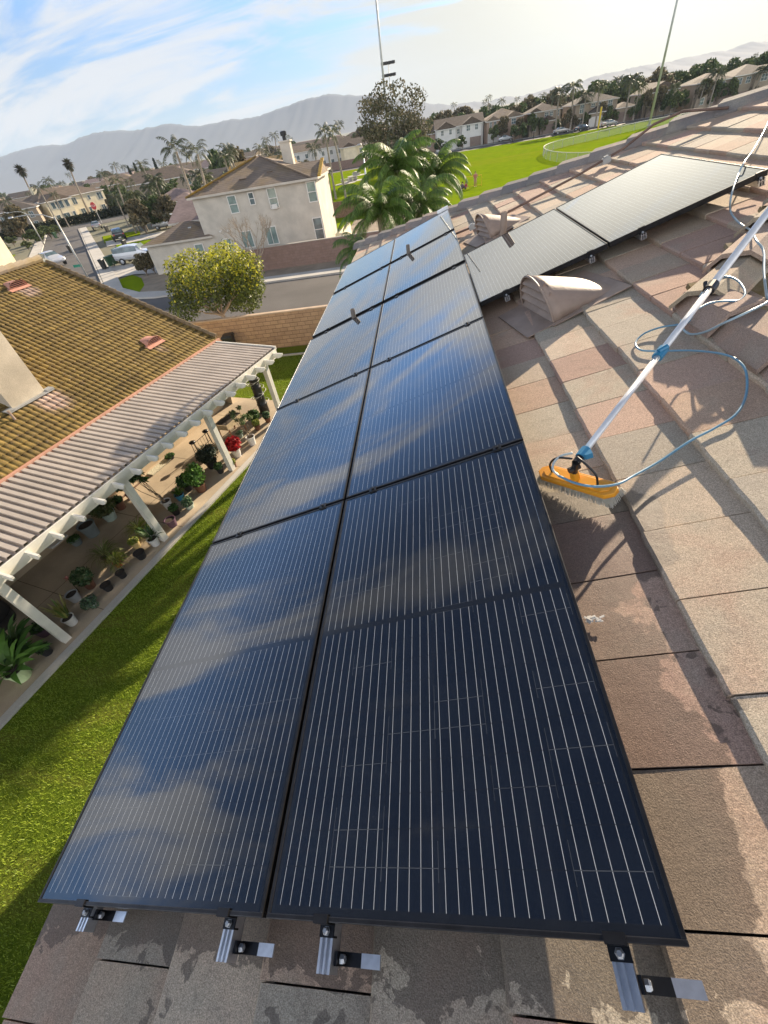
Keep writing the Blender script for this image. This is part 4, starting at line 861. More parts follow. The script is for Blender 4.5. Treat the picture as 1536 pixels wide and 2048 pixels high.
b = MB(); b.box((0, 0, .04), (.30, 1.1, .05)); m_ = b.build('pebble_tray', mat('mottled_tray', (.50, .47, .35), .9, nz=(26, .45), bump=(30, 1))); m_.matrix_world = Matrix.Translation(nb(6.45, 3.0, .05)) @ Matrix.Rotation(-AZ, 4, 'Z'); tag(m_, 'long pale mottled mat lying along the house side of the patio', 'mat')
o = potted(6.95, 2.95, .16, .12, 'p_black', 'low', 'low tray of tiny black pots at the end of the pale mat', GD, .2, 39)
b = MB(); b.box((0, 0, .02), (.05, 1.3, .04)); m_ = b.build('plank', K['wood']); m_.matrix_world = Matrix.Translation(nb(5.0, 3.05, .05)) @ Matrix.Rotation(-AZ, 4, 'Z'); tag(m_, 'narrow dark plank on the patio beside the pale mat', 'plank')

# ------------------------------------------------------------------ block wall, wheelie bins, street
def block_mat(name, c1, c2, mortar, bw=.41, bh=.2, sides=True):
    m = bpy.data.materials.new(name); m.use_nodes = True; t = NT(m.node_tree); t.n.clear(); out = t.new('ShaderNodeOutputMaterial'); co = t.new('ShaderNodeTexCoord').outputs['Object']
    s = t.new('ShaderNodeSeparateXYZ', {0: co}); v = t.new('ShaderNodeCombineXYZ', {0: s.outputs[0], 1: s.outputs[2], 2: 0.0}).outputs[0]
    br = t.new('ShaderNodeTexBrick', {'Vector': v, 'Color1': (*c1, 1), 'Color2': (*c2, 1), 'Mortar': (*mortar, 1), 'Scale': 1.0, 'Mortar Size': .009, 'Mortar Smooth': .2, 'Brick Width': bw, 'Row Height': bh, 'Bias': 0.0})
    c = t.mix(t.ramp(t.noise(co, 3, 6), .3, .75, 0, .35), br.outputs['Color'], tuple(x*.6 for x in c1)); b = t.new('ShaderNodeBsdfPrincipled', {'Base Color': c, 'Roughness': .95})
    hh = t.math('SUBTRACT', t.math('MULTIPLY', t.noise(co, 25, 5), .6), br.outputs['Fac']); bn = t.new('ShaderNodeBump', {'Height': hh, 'Strength': .8, 'Distance': .02}); t.l.new(bn.outputs[0], b.inputs['Normal']); t.l.new(b.outputs[0], out.inputs[0]); return m
K['block'] = block_mat('slump_block', (.42, .27, .165), (.50, .33, .20), (.20, .13, .09)); K['block2'] = block_mat('grey_red_block', (.25, .165, .13), (.28, .19, .155), (.21, .145, .12))
def wall(name, x0, x1, y, h, m, label, rz=0, cap=True, th=.2, cat='wall'):
    o = empty(name, ((x0+x1)/2, y, 0), rz, label, cat); b = MB(); b.box((0, 0, h/2-.1), (x1-x0, th, h+.2-.06)); b.build('masonry', m, o)
    if cap: b = MB(); b.box((0, 0, h-.03), (x1-x0+.04, th+.05, .06)); b.build('coping', K.setdefault('coping', mat('wall_coping', (.48, .36, .26), .9, nz=(2, .15))), o)
    return o
wall('block_wall', -19, 9, 22.45, 1.80, K['block'], 'tan slump block garden wall at the end of the lawn')
wall('block_wall', -16.4, 14, 41.3, 1.78, K['block2'], 'brownish grey block wall in front of the two storey stucco house', cap=False)
b = MB(); b.box((0, 0, 0), (30.4, .24, .05)); w2c = b.build('coping', K['concrete']); w2c.location = (-1.2, 41.3, 1.72); w2c.name = 'coping'
for o_ in bpy.data.objects:
    if o_.name == 'block_wall.001': w2c.parent = o_; w2c.location = (0, 0, 1.74)
sheet('parkway', [(-60, 22.4), (60, 22.4), (60, 26.2), (-60, 26.2)], .005, K['sidewalk'])
b = MB()
street_pts = [(-200, 26.2), (120, 26.2), (120, 36.6), (-21.5, 36.6), (-27, 39.5), (-30.4, 43.5), (-76.5, 108.5), (-44, 132), (-37, 150), (-87, 117), (-134, 82), (-133, 72), (-85, 108), (-42.2, 47), (-43.5, 36.6), (-200, 36.6)]
def poly_sheet(name, pts, z, m, kind='structure'):
    from mathutils.geometry import tessellate_polygon
    P = [Vector((x, y, z)) for x, y in pts]; tris = tessellate_polygon([P]); b = MB()
    fs = [tuple(t) if (P[t[1]]-P[t[0]]).cross(P[t[2]]-P[t[0]]).z > 0 else tuple(reversed(t)) for t in tris]; b.add(P, fs); o = b.build(name, m); o['kind'] = kind; return o
poly_sheet('road', street_pts, .002, K['asphalt'])
def strip(name, pts, wd, z, m, h=.0, side=1):
    """a band laid along a polyline, on its left side"""
    b = MB(); P = [Vector((x, y, 0)) for x, y in pts]
    L = []
    for i, p in enumerate(P):
        t = (P[min(i+1, len(P)-1)]-P[max(i-1, 0)]).normalized(); n = Vector((-t.y, t.x, 0))*side; L.append((p, p+n*wd))
    for i in range(len(L)-1):
        (a, a2), (c, c2) = L[i], L[i+1]; up = Vector((0, 0, z)); dn = Vector((0, 0, -.02))
        b.add([a+up, c+up, c2+up, a2+up, a+dn, c+dn, c2+dn, a2+dn], [(0, 1, 2, 3), (4, 5, 1, 0), (6, 7, 3, 2)])
    o = b.build(name, m); o['kind'] = 'structure'; return o
R1 = [(60, 36.6), (-21.5, 36.6), (-25.0, 37.6), (-28.6, 40.6), (-32, 45.6), (-76, 107.5)]
strip('kerb', R1, .16, .13, K['sidewalk'], side=-1)
strip('sidewalk', [(60, 36.76), (-21.4, 36.78), (-24.9, 37.8), (-28.4, 40.7), (-31.8, 45.7), (-75.8, 107.6)], 1.5, .125, K['sidewalk'], side=-1)
L1 = [(-90, 36.6), (-46.5, 36.6), (-44.2, 38), (-42.6, 42), (-43.5, 50), (-84.0, 107.5)]
strip('kerb', L1, .16, .13, K['sidewalk'], side=1); strip('sidewalk', [(x-.16, y+.05) for x, y in L1], 1.7, .125, K['sidewalk'], side=1)
strip('kerb', [(-200, 26.2), (90, 26.2)], .16, .13, K['sidewalk'], side=-1)
poly_sheet('planting_strip', [(-21, 38.2), (20, 38.2), (20, 41.2), (-21, 41.2)], .02, K['dirt'])
poly_sheet('front_yard', [(-29.8, 43.8), (-25.6, 39.4), (-21, 38.3), (-16, 41.4), (-16, 46), (-25.6, 46), (-27.2, 48)], .028, K['dirt'])
poly_sheet('front_lawn', [(-30.7, 45.3), (-27.6, 41.0), (-25.6, 39.3), (-24.2, 39.0), (-25.2, 42.0), (-27.4, 45.5), (-29.6, 47.6)], .04, K['field'])
poly_sheet('driveway', [(-32.3, 46.8), (-29.4, 47.8), (-26, 46.6), (-26, 54.5), (-37, 54.5)], .045, K['sidewalk'])
poly_sheet('driveway', [(-33.0, 55.5), (-24, 55.5), (-28, 66), (-40.5, 66)], .045, K['sidewalk'])
poly_sheet('front_lawn', [(-41.5, 65), (-36.5, 66.5), (-41.5, 74.5), (-47.5, 75)], .045, K['field'])
poly_sheet('front_lawn', [(-50.5, 76.5), (-44.5, 77.5), (-49.5, 86.5), (-57, 86.5)], .045, K['field'])
poly_sheet('driveway', [(-47.3, 72), (-36, 74), (-40, 80), (-51.5, 78.5)], .05, K['sidewalk'])
poly_sheet('driveway', [(-86, 41.5), (-47, 38.8), (-45.6, 43), (-48, 49), (-86, 47)], .05, K['sidewalk'])
poly_sheet('front_lawn', [(-86, 48), (-50, 50.2), (-56, 62), (-86, 60)], .045, K['field'])
poly_sheet('front_lawn', [(-86, 64), (-60, 65.2), (-70, 80), (-92, 78)], .045, K['field'])
# park field
poly_sheet('park_lawn', [(-17, 62.5), (4, 50), (140, 50), (190, 148), (-12, 152), (-32, 150), (-30, 92)], .01, K['field'])
poly_sheet('park_road', [(-40, 151.5), (210, 150), (210, 160), (-40, 161)], .012, K['asphalt'])
poly_sheet('park_pavement', [(-40, 161), (210, 160), (210, 163), (-40, 164)], .03, K['sidewalk'])

# ------------------------------------------------------------------ houses
def roof_lines(name, col, dark, exp_=.33, moss=0., mc=(.24, .15, .02)):
    m = bpy.data.materials.new(name); m.use_nodes = True; t = NT(m.node_tree); t.n.clear(); out = t.new('ShaderNodeOutputMaterial'); co = t.new('ShaderNodeTexCoord').outputs['Object']
    s = t.new('ShaderNodeSeparateXYZ', {0: co}); fz = t.math('FRACT', t.math('DIVIDE', s.outputs[2], exp_*.33)); ln = t.ramp(fz, .62, .98)
    n = t.noise(co, 1.2, 6); c = t.mix(t.ramp(n, .3, .7), col, tuple(x*.72 for x in col)); c = t.mix(t.math('MULTIPLY', ln, .6), c, dark)
    if moss: c = t.mix(t.math('MULTIPLY', t.ramp(t.noise(co, .5, 5), .45, .65), moss), c, mc)
    b = t.new('ShaderNodeBsdfPrincipled', {'Base Color': c, 'Roughness': .9}); bn = t.new('ShaderNodeBump', {'Height': t.math('SUBTRACT', 1, ln), 'Strength': .6, 'Distance': .05}); t.l.new(bn.outputs[0], b.inputs['Normal']); t.l.new(b.outputs[0], out.inputs[0]); return m
K['rf_brown'] = roof_lines('brown_tile_roof', (.25, .19, .14), (.06, .045, .035), moss=.25); K['rf_pink'] = roof_lines('pink_grey_tile_roof', (.33, .24, .215), (.12, .08, .07)); K['rf_tan'] = roof_lines('tan_tile_roof', (.13, .095, .07), (.06, .045, .035)); K['rf_dark'] = roof_lines('dark_tile_roof', (.11, .09, .075), (.05, .04, .035)); K['rf_gold'] = roof_lines('gold_moss_tile_roof', (.24, .16, .06), (.10, .07, .03), moss=.8, mc=(.33, .19, .02))
K['moss'] = mat('golden_moss', (.36, .22, .03), .95, nz=(6, .4))
def roof_mesh(b, x0, x1, y0, y1, z, pitch, kind, ov=.35, mi=0):
    x0 -= ov; x1 += ov; y0 -= ov; y1 += ov; w_, d_ = x1-x0, y1-y0; zb = z-.16; z0 = z-ov*pitch*.0
    if kind == 'hip':
        if w_ >= d_: h = d_/2*pitch; A, B = (x0+d_/2, (y0+y1)/2, z+h), (x1-d_/2, (y0+y1)/2, z+h); top = [(0, 1, 5, 4), (1, 2, 5), (2, 3, 4, 5), (3, 0, 4)]
        else: h = w_/2*pitch; A, B = ((x0+x1)/2, y0+w_/2, z+h), ((x0+x1)/2, y1-w_/2, z+h); top = [(0, 1, 4), (1, 2, 5, 4), (2, 3, 5), (3, 0, 4, 5)]
    elif kind == 'gx': h = d_/2*pitch; A, B = (x0, (y0+y1)/2, z+h), (x1, (y0+y1)/2, z+h); top = [(0, 1, 5, 4), (2, 3, 4, 5), (1, 2, 5), (3, 0, 4)]
    else: h = w_/2*pitch; A, B = ((x0+x1)/2, y0, z+h), ((x0+x1)/2, y1, z+h); top = [(1, 2, 5, 4), (3, 0, 4, 5), (0, 1, 4), (2, 3, 5)]
    vs = [(x0, y0, z), (x1, y0, z), (x1, y1, z), (x0, y1, z), A, B, (x0, y0, zb), (x1, y0, zb), (x1, y1, zb), (x0, y1, zb)]
    b.add(vs, top, mi); b.add(vs, [(6, 7, 1, 0), (7, 8, 2, 1), (8, 9, 3, 2), (9, 6, 0, 3), (9, 8, 7, 6)], mi+1); return h
def window(parent, x, z, w_, h, y, glass='glass', frame='trim', mull=1, hz=1, side=None):
    """side None = facing -y at depth y; side 'x' = facing -x at x=y"""
    b = MB(); f = .07; yy = y
    def bx_(cx, cz, dx, dz, dy=.08, oy=0):
        if side is None: b.box((cx, yy-.02+oy, cz), (dx, dy, dz))
        else: b.box((yy-.02+oy, cx, cz), (dy, dx, dz))
    bx_(x, z+h/2-f/2, w_, f); bx_(x, z-h/2+f/2, w_, f); bx_(x-w_/2+f/2, z, f, h-2*f); bx_(x+w_/2-f/2, z, f, h-2*f)
    for k in range(1, mull+1 if mull else 1): bx_(x-w_/2+w_*k/(mull+1), z, .05, h-2*f, .07)
    for k in range(1, hz+1 if hz else 1): bx_(x, z-h/2+h*k/(hz+1), w_-2*f, .05, .065)
    fr = b.build('window', K[frame], parent); b = MB()
    if side is None: b.box((x, yy-.012, z), (w_-2*f, .03, h-2*f))
    else: b.box((yy-.012, x, z), (.03, w_-2*f, h-2*f))
    b.build('pane', K[glass], fr); return fr
def make_house(name, loc, rz, label, wings, wins=(), garages=(), wallm='stucco_tan', roofm='rf_tan', chim=(), doors=(), group=None, cat='house', pitch=.36, scale=None):
    root = empty(name, loc, rz, label, cat, group, scale=scale)
    b = MB()
    for (x0, x1, y0, y1, z, kind, *r_) in wings:
        p = r_[0] if r_ else pitch; b.box(((x0+x1)/2, (y0+y1)/2, z/2-.1), (x1-x0, y1-y0, z+.2-.02))
        if kind == 'gy': h = (x1-x0)/2*p; b.add([(x0, y0+.001, z-.05), (x1, y0+.001, z-.05), ((x0+x1)/2, y0+.001, z+h)], [(0, 1, 2)])
    b.build('wall', K[wallm], root)
    for (x0, x1, y0, y1, z, kind, *r_) in wings:
        b = MB(); roof_mesh(b, x0, x1, y0, y1, z, r_[0] if r_ else pitch, kind); b.build('roof', [K[roofm], K['trim'] if wallm != 'stucco' else K['stucco']], root)
    for wn in wins: window(root, *wn)
    for (x, w_, h, y, *r_) in garages:
        b = MB(); b.box((x, y-.03, h/2), (w_, .05, h))
        for k in range(1, 4): b.box((x, y-.058, h*k/4), (w_, .012, .03))
        b.build('garage_door', K[r_[0] if r_ else 'door'], root)
    for (x, w_, h, y) in doors: b = MB(); b.box((x, y-.03, h/2), (w_, .05, h)); b.build('door', K['wood'], root)
    for (x, y, z0, z1, s) in chim: b = MB(); b.box((x, y, (z0+z1)/2), (s, s*.8, z1-z0)); b.box((x, y, z1+.06), (s+.2, s*.8+.2, .14)); c_ = b.build('chimney', K[wallm], root); b = MB(); b.lathe([(.16, 0), (.16, .35), (.22, .4), (.2, .55), (0, .55)], (x, y, z1+.12), 10); b.build('chimney_cap', K['blackmetal'], c_)
    return root
# the two storey stucco house across the street
H = make_house('two_storey_house', (0, 0, 0), 0, 'two storey beige stucco house with brown tile roof across the street',
    [(-19.35, -8.35, 45.8, 56.2, 5.62, 'hip', .333), (-14.0, -7.75, 45.802, 51.0, 5.625, 'gx', .333), (-25.6, -18.9, 45.79, 51.6, 2.62, 'hip', .34)],
    [(-15.65, 4.65, .85, 1.35, 45.79, 'glassgreen', 'trim', 0, 1), (-13.8, 4.85, .55, .95, 45.79, 'glass', 'trim', 0, 1), (-11.85, 4.65, .85, 1.5, 45.79, 'glassgreen', 'trim', 0, 1), (-8.2, 4.65, .85, 1.5, 45.79, 'glassgreen', 'trim', 0, 1), (-8.25, 1.85, .9, 1.85, 45.79, 'glass', 'trim', 0, 1), (-12.85, 1.9, 1.15, 1.45, 45.79, 'glassgreen', 'trim', 1, 0), (-15.3, 1.88, 1.15, 1.4, 45.79, 'glassgreen', 'trim', 1, 0), (-17.35, 1.35, .85, 1.7, 45.79, 'glassgreen', 'trim', 0, 0), (-20.3, 1.75, .9, .75, 45.78, 'glassgreen', 'trim', 0, 0)],
    wallm='stucco', roofm='rf_brown')
b = MB(); roof_mesh(b, -24.9, -19.7, 51.3, 59.6, 3.50, .36, 'gx'); b.build('roof', [K['rf_pink'], K['stucco']], H)
b = MB(); b.box((-22.2, 55.6, 1.7), (5.2, 7.9, 3.5)); b.build('rear_wall', K['stucco'], H)
cb = at(578, 326, 51.5); ct = at(571, 287, 51.5); b = MB(); b.box((-11.05, 51.6, 6.95), (.95, .75, 2.5)); b.box((-11.05, 51.6, 8.22), (1.15, .95, .12)); c_ = b.build('chimney', K['stucco'], H)
b = MB(); b.lathe([(.17, 0), (.17, .3), (.30, .33), (.30, .6), (.2, .66), (0, .66)], (-11.05, 51.6, 8.28), 12); b.build('chimney_cap', K['blackmetal'], c_)
b = MB(); b.box((-11.85, 45.68, 4.05), (.50, .30, .34)); b.box((-11.85, 45.525, 4.05), (.38, .012, .22)); b.build('air_conditioner', K['trim'], H)
for x, z in ((-17.65, 2.75), (-16.9, 2.72)): b = MB(); b.lathe([(0, 0), (.10, 0), (.12, .12), (0, .16)], (x, 45.70, z), 10); b.build('wall_lamp', K['trim'], H)
b = MB(); b.bar((-7.25, 45.45, 5.68), (-7.25, 48.4, 6.68), .28, .10); b.build('rake_tiles', K['moss'], H)
b = MB(); b.tube([(-19.7, 45.4, 5.68), (-14.0, 51, 7.55)], .08, 6); b.build('hip_tiles', K['rf_gold'], H); b = MB(); b.tube([(-8.0, 45.4, 5.68), (-13.7, 51, 7.55)], .08, 6); b.build('hip_tiles', K['rf_brown'], H)
for x, y, z in ((-17.2, 47.6, 6.3), (-14.6, 47.3, 6.2), (-12.1, 47.9, 6.35)): b = MB(); b.box((x, y, z+.02), (.55, .5, .12)); b.build('attic_vent', K['rf_tan'], H)
b = MB(); b.box((-21.3, 47.5, 3.2), (.35, .35, .3)); b.build('attic_vent', K['galv'], H)
# backyard of that house
f0, f1 = gp(652, 440), gp(700, 432)
wf = wall('wooden_fence', f0.x-2.5, f0.x+9, f0.y, 1.75, K['wood'], 'dark weathered board fence behind the two storey house', cap=False, th=.06, cat='fence')
b = MB()
for k in range(60): b.box((-5.7+k*.19, -.045, .85), (.15, .02, 1.75+rnd.uniform(-.04, .03)))
x_ = b.build('boards', K['wood'], wf)
b = MB(); b.box((-6.4, 49.5, .6), (.35, 6.0, 1.2)); x_ = b.build('low_wall', K['stucco_cream']); tag(x_, 'short cream garden wall right of the two storey house', 'wall')
poly_sheet('back_yard', [(-7, 42), (10, 42), (10, 62), (-7, 62)], .015, K['dirt'])

# ------------------------------------------------------------------ cars
def car(kind, paint, label, group='cars along the side street'):
    root = empty('parked_car', (0, 0, 0), 0, label, 'car', group)
    # stations along x (front at +x): x, bottom, belt, roof, half width belt, half width roof
    ST = dict(
        sedan=[(-2.2, .45, .70, .72, .70, .68), (-2.1, .32, .93, .95, .82, .74), (-1.35, .24, .98, 1.02, .87, .76), (-.75, .22, .97, 1.40, .88, .62), (.15, .22, .95, 1.44, .88, .63), (.95, .22, .93, .98, .87, .74), (1.75, .25, .82, .85, .84, .74), (2.15, .34, .66, .68, .72, .66), (2.25, .42, .56, .58, .62, .6)],
        suv=[(-2.25, .5, .9, .95, .78, .72), (-2.2, .36, 1.08, 1.15, .88, .80), (-2.0, .30, 1.10, 1.62, .90, .72), (-.6, .28, 1.08, 1.74, .91, .74), (.35, .28, 1.06, 1.70, .91, .73), (1.05, .28, 1.05, 1.12, .90, .82), (1.9, .30, .98, 1.02, .88, .80), (2.2, .40, .80, .83, .80, .74), (2.28, .48, .68, .70, .72, .70)],
        box=[(-1.98, .45, .9, .95, .80, .76), (-1.95, .33, 1.02, 1.10, .84, .78), (-1.86, .28, 1.04, 1.60, .85, .76), (-.5, .25, 1.02, 1.66, .86, .77), (.75, .25, 1.0, 1.62, .86, .76), (1.15, .25, 1.0, 1.06, .86, .80), (1.75, .28, .94, .98, .84, .78), (1.95, .36, .78, .80, .78, .74), (2.0, .45, .62, .64, .72, .7)],
        truck=[(-2.7, .5, .95, .97, .86, .86), (-2.68, .42, 1.0, 1.02, .90, .90), (-.85, .36, 1.0, 1.02, .92, .92), (-.75, .36, 1.02, 1.70, .92, .74), (.3, .36, 1.02, 1.78, .92, .76), (.95, .36, 1.02, 1.70, .92, .74), (1.5, .36, 1.04, 1.08, .92, .86), (2.4, .38, .98, 1.0, .90, .84), (2.75, .5, .8, .82, .84, .8)])[kind]
    b = MB(); ring = []
    for x, zb, zw, zr, hb, hr in ST:
        ring += [(x, -hb*.9, zb), (x, -hb, (zb+zw)/2), (x, -hb*.97, zw), (x, -hr, zr-.03), (x, -hr*.75, zr), (x, hr*.75, zr), (x, hr, zr-.03), (x, hb*.97, zw), (x, hb, (zb+zw)/2), (x, hb*.9, zb)]
    n = 10; k = len(ST); fs = [(i*n+j, (i+1)*n+j, (i+1)*n+(j+1) % n, i*n+(j+1) % n) for i in range(k-1) for j in range(n)]+[tuple(range(n)), tuple(reversed(range((k-1)*n, k*n)))]
    b.add(ring, fs); bo = b.build('body', paint, root); sm = bo.modifiers.new('s', 'SUBSURF'); sm.levels = 1; sm.render_levels = 1
    # glazing: side bands, windscreen, rear window, a little proud of the body
    cab = [i for i in range(k) if ST[i][3]-ST[i][2] > .25]; i0, i1 = cab[0], cab[-1]
    for s in (-1, 1):
        b = MB()
        for i in range(i0, i1):
            a, c = ST[i], ST[i+1]
            def pt(q_, f): return (q_[0], s*((q_[4]*.97)*(1-f)+q_[5]*f+.012), q_[2]*(1-f)+(q_[3]-.03)*f)
            b.add([pt(a, .12), pt(c, .12), pt(c, .86), pt(a, .86)], [(0, 1, 2, 3) if s < 0 else (3, 2, 1, 0)])
        b.build('side_window', K['glass'], root)
    for ia, ib, nm in ((i1, i1+1, 'windscreen'), (i0, i0-1, 'rear_window')):
        a, c = ST[ia], ST[ib]; sgn = 1 if ib > ia else -1
        def p2(f, s): x = a[0]+(c[0]-a[0])*f; z = a[3]+(c[3]-a[3])*f; w_ = a[5]+(c[5]-a[5])*f; return (x+sgn*.03, s*w_*.9, z+.02)
        b = MB(); b.add([p2(.12, -1), p2(.85, -1), p2(.85, 1), p2(.12, 1)], [(0, 1, 2, 3)]); b.build(nm, K['glass'], root)
    L = ST[-1][0]; wx = (L*.62, -L*.62); wr = .36 if kind in ('truck', 'suv') else .31
    for x in wx:
        for s in (-1, 1):
            b = MB(); M = Matrix.Rotation(R(90), 3, 'X'); b.lathe([(wr*.62, -.1), (wr, -.1), (wr, .1), (wr*.62, .1), (wr*.62, -.1)], (x, s*(ST[3][4]-.06), wr), 16, M=M); wl = b.build('wheel', K['tyre'], root)
            b = MB(); b.lathe([(0, s*-.075), (wr*.25, s*-.085), (wr*.62, s*-.07)], (x, s*(ST[3][4]-.06), wr), 12, M=M); b.build('rim', K['steel'], wl)
    for s in (-1, 1):
        b = MB(); q_ = ST[-2]; b.box((q_[0]+.03, s*q_[4]*.72, q_[2]-.10), (.12, .26, .13)); b.build('headlight', K['trim'], root)
        b = MB(); q_ = ST[1]; b.box((q_[0]-.0, s*q_[4]*.80, q_[2]-.12), (.10, .18, .15)); b.build('tail_light', K['red'], root)
    b = MB(); b.box((ST[0][0]-.01, 0, .55), (.03, .4, .12)); b.build('number_plate', K['trim'], root)
    return root
def paint(n, c): return mat(n, c, .28, .3, coat=.8, nz=(2, .05))
P = dict(white=paint('white_car_paint', (.62, .63, .65)), black=paint('black_car_paint', (.018, .02, .026)), grey=paint('silver_car_paint', (.36, .34, .31)), dark=paint('dark_blue_car_paint', (.03, .045, .07)), red=paint('dark_red_car_paint', (.12, .02, .02)))
def setcar(c, p, rz): c.location = (p.x, p.y, .05); c.rotation_euler = (0, 0, rz)
SD = math.atan2(61, -44)       # direction of the side street
c = car('box', P['white'], 'boxy white hatchback parked in the driveway beside the stucco house'); setcar(c, gp(277, 524), R(4)); c.scale = (1.12, 1.1, 1.1)
c = car('suv', P['black'], 'black hatchback parked at the kerb of the side street'); setcar(c, gp(241, 481), SD)
c = car('sedan', P['grey'], 'pale grey sedan parked farther up the side street'); setcar(c, gp(196, 459), SD)
c = car('truck', P['white'], 'white pickup truck behind the mossy roof ridge'); setcar(c, gp(108, 533), R(-28))
c = car('sedan', P['white'], 'white sedan in a driveway under the palms'); c.location = (*at(328, 441, 84).xy, .05); c.rotation_euler = (0, 0, R(20))
for px, py, kd, pt_, lb, rz in ((955, 281, 'suv', 'black', 'black car in the driveway of the white gabled house', 70), (1010, 281, 'sedan', 'white', 'white car parked on the road beyond the park', 5), (1077, 268, 'suv', 'red', 'dark red car before the second arched garage', 20), (1163, 261, 'sedan', 'dark', 'dark blue car in the driveway right of the tall palms', 35), (1218, 252, 'sedan', 'grey', 'silver car right of the yellow field post', 30), (1122, 266, 'sedan', 'grey', 'grey car half hidden by the hedge beyond the fence', 15)):
    c = car(kd, P[pt_], lb, 'cars beyond the park'); p = gp(px, py+2); p = Vector((p.x, max(min(p.y, 170), 152), 0)); d = ray(px, py); p = at(px, py, p.y); setcar(c, p, R(rz))

def wheelie(loc, col, rz, label, group=None, s=1.):
    o = empty('wheeled_bin', loc, rz, label, 'bin', group, scale=s); b = MB(); prf = [(-.22, -.27), (.22, -.27), (.22, .27), (-.22, .27)]
    vs = [(x*.84, y*.80, .08) for x, y in prf]+[(x*1.05, y*1.08, .95) for x, y in prf]+[(x*1.15, y*1.18, .95) for x, y in prf]+[(x*1.15, y*1.18, 1.0) for x, y in prf]
    b.add(vs, [(3, 2, 1, 0)]+[(r*4+i, r*4+(i+1) % 4, (r+1)*4+(i+1) % 4, (r+1)*4+i) for r in range(3) for i in range(4)]+[(12, 13, 14, 15)]); b.build('bin_body', K[col], o)
    b = MB(); b.add([(-.26, -.33, 1.0), (.26, -.33, 1.0), (.26, .32, 1.0), (-.26, .32, 1.0), (-.22, -.26, 1.08), (.22, -.26, 1.08), (.22, .30, 1.06), (-.22, .30, 1.06)], [(0, 1, 5, 4), (1, 2, 6, 5), (2, 3, 7, 6), (3, 0, 4, 7), (4, 5, 6, 7)]); b.build('lid', K[col], o)
    for sx_ in (-1, 1): b = MB(); b.lathe([(.04, -.03), (.10, -.03), (.10, .03), (.04, .03)], (sx_*.24, .28, .10), 12, M=Matrix.Rotation(R(90), 3, 'Y')); b.build('wheel', K['tyre'], o)
    b = MB(); b.tube([(-.2, .36, .95), (-.2, .40, 1.0), (.2, .40, 1.0), (.2, .36, .95)], .015, 6); b.build('handle', K[col], o); return o
K['bin_black'] = mat('black_bin_plastic', (.02, .022, .02), .45); K['bin_green'] = mat('green_bin_plastic', (.02, .07, .03), .45)
wheelie((-9.15, 21.75, 0), 'bin_black', R(8), 'black wheeled bin against the tan block wall by the roof corner', s=1.1)
GB = 'wheeled bins put out along the side street'
for (px, py, c_, lb) in ((212, 541, 'bin_black', 'black wheeled bin nearest the driveway of the white hatchback'), (224, 535, 'bin_green', 'dark green bin beside the black one by the driveway'), (234, 531, 'bin_green', 'green bin farthest right of the trio by the driveway'), (254, 499, 'bin_black', 'black bin standing behind the black hatchback'), (217, 466, 'bin_black', 'black bin between the grey sedan and the black hatchback'), (114, 478, 'bin_green', 'lone green bin on the left kerb of the side street'), (146, 508, 'bin_black', 'black bin on the left kerb beside the tall lamp post')):
    p = gp(px, py); wheelie((p.x, p.y, .1), c_, R(rnd.uniform(-40, 10)), lb, GB)

# ------------------------------------------------------------------ poles, lamps, signs
def lamp_post(px, pyb, Y, pyt_px, label, arm=(-1, 0), m='galv', r=.10, L=2.2):
    p = at(px, pyb, Y); t_ = at(*pyt_px, Y); o = empty('street_lamp', (p.x, p.y, 0), 0, label, 'street lamp', 'street lamps'); h = t_.z; a = Vector((arm[0], arm[1], 0)).normalized()
    b = MB(); b.tube([(0, 0, 0), (0, 0, h*.93)], [r, r*.62], 10); b.build('pole', K[m], o, smooth=True)
    b = MB(); b.tube([Vector((0, 0, h*.9)), a*L*.25+Vector((0, 0, h*.97)), a*L*.6+Vector((0, 0, h)), a*L+Vector((0, 0, h))], [.05, .045, .04, .035], 8); b.build('arm', K[m], o, smooth=True)
    b = MB(); c_ = a*(L+.25)+Vector((0, 0, h-.0)); b.lathe([(0, -.08), (.14, -.06), (.17, 0), (.10, .08), (0, .10)], c_, 12, M=Matrix.Diagonal((1.6, 1, 1))); b.build('lamp_head', K['steel'], o, smooth=True); return o
pL = gp(185, 572)
lp_ = lamp_post(185, 572, pL.y, (97, 422), 'tall galvanised street lamp rising behind the mossy roof', (-1, -.25), L=3.4)
b = MB(); sg = mat('green_sign', (.01, .22, .13), .5); z_ = at(152, 532, pL.y).z; b.box((-.35, -.06, z_), (.9, .02, .22)); o = b.build('street_sign', sg, lp_)
p2 = gp(88, 492); lamp_post(90, 492, p2.y, (60, 418), 'second street lamp farther left behind the first', (-1, -.2), L=2.6)
lm = lamp_post(740, 420, 62, (726, 288), 'bright metal lamp post standing right of the slim palm pair', (-.3, -.6), m='steel', r=.13, L=.25)
def pole(name, base, h, r, label, m='galv', cat='pole'):
    o = empty(name, base, 0, label, cat); b = MB(); b.tube([(0, 0, 0), (0, 0, h)], [r, r*.5], 10); b.build('pole_shaft', K[m], o, smooth=True); b = MB(); b.lathe([(r*1.8, 0), (r*1.8, .25), (r, .3)], n=12); b.build('pole_base', K['concrete'], o); return o
bp = gp(1298, 252); pole('field_pole', bp, 34, .26, 'very tall slim steel pole at the fence on the right'); 
bp2 = at(772, 215, 112); pole('field_pole', (bp2.x, bp2.y, 0), 36, .26, 'very tall slim pole rising out of the brown tree')
o = pole('floodlight_pole', (*at(790, 290, 230).xy, 0), at(778, 128, 230).z, .22, 'distant floodlight pole with two banks of lamps above the brown tree'); h = at(778, 128, 230).z
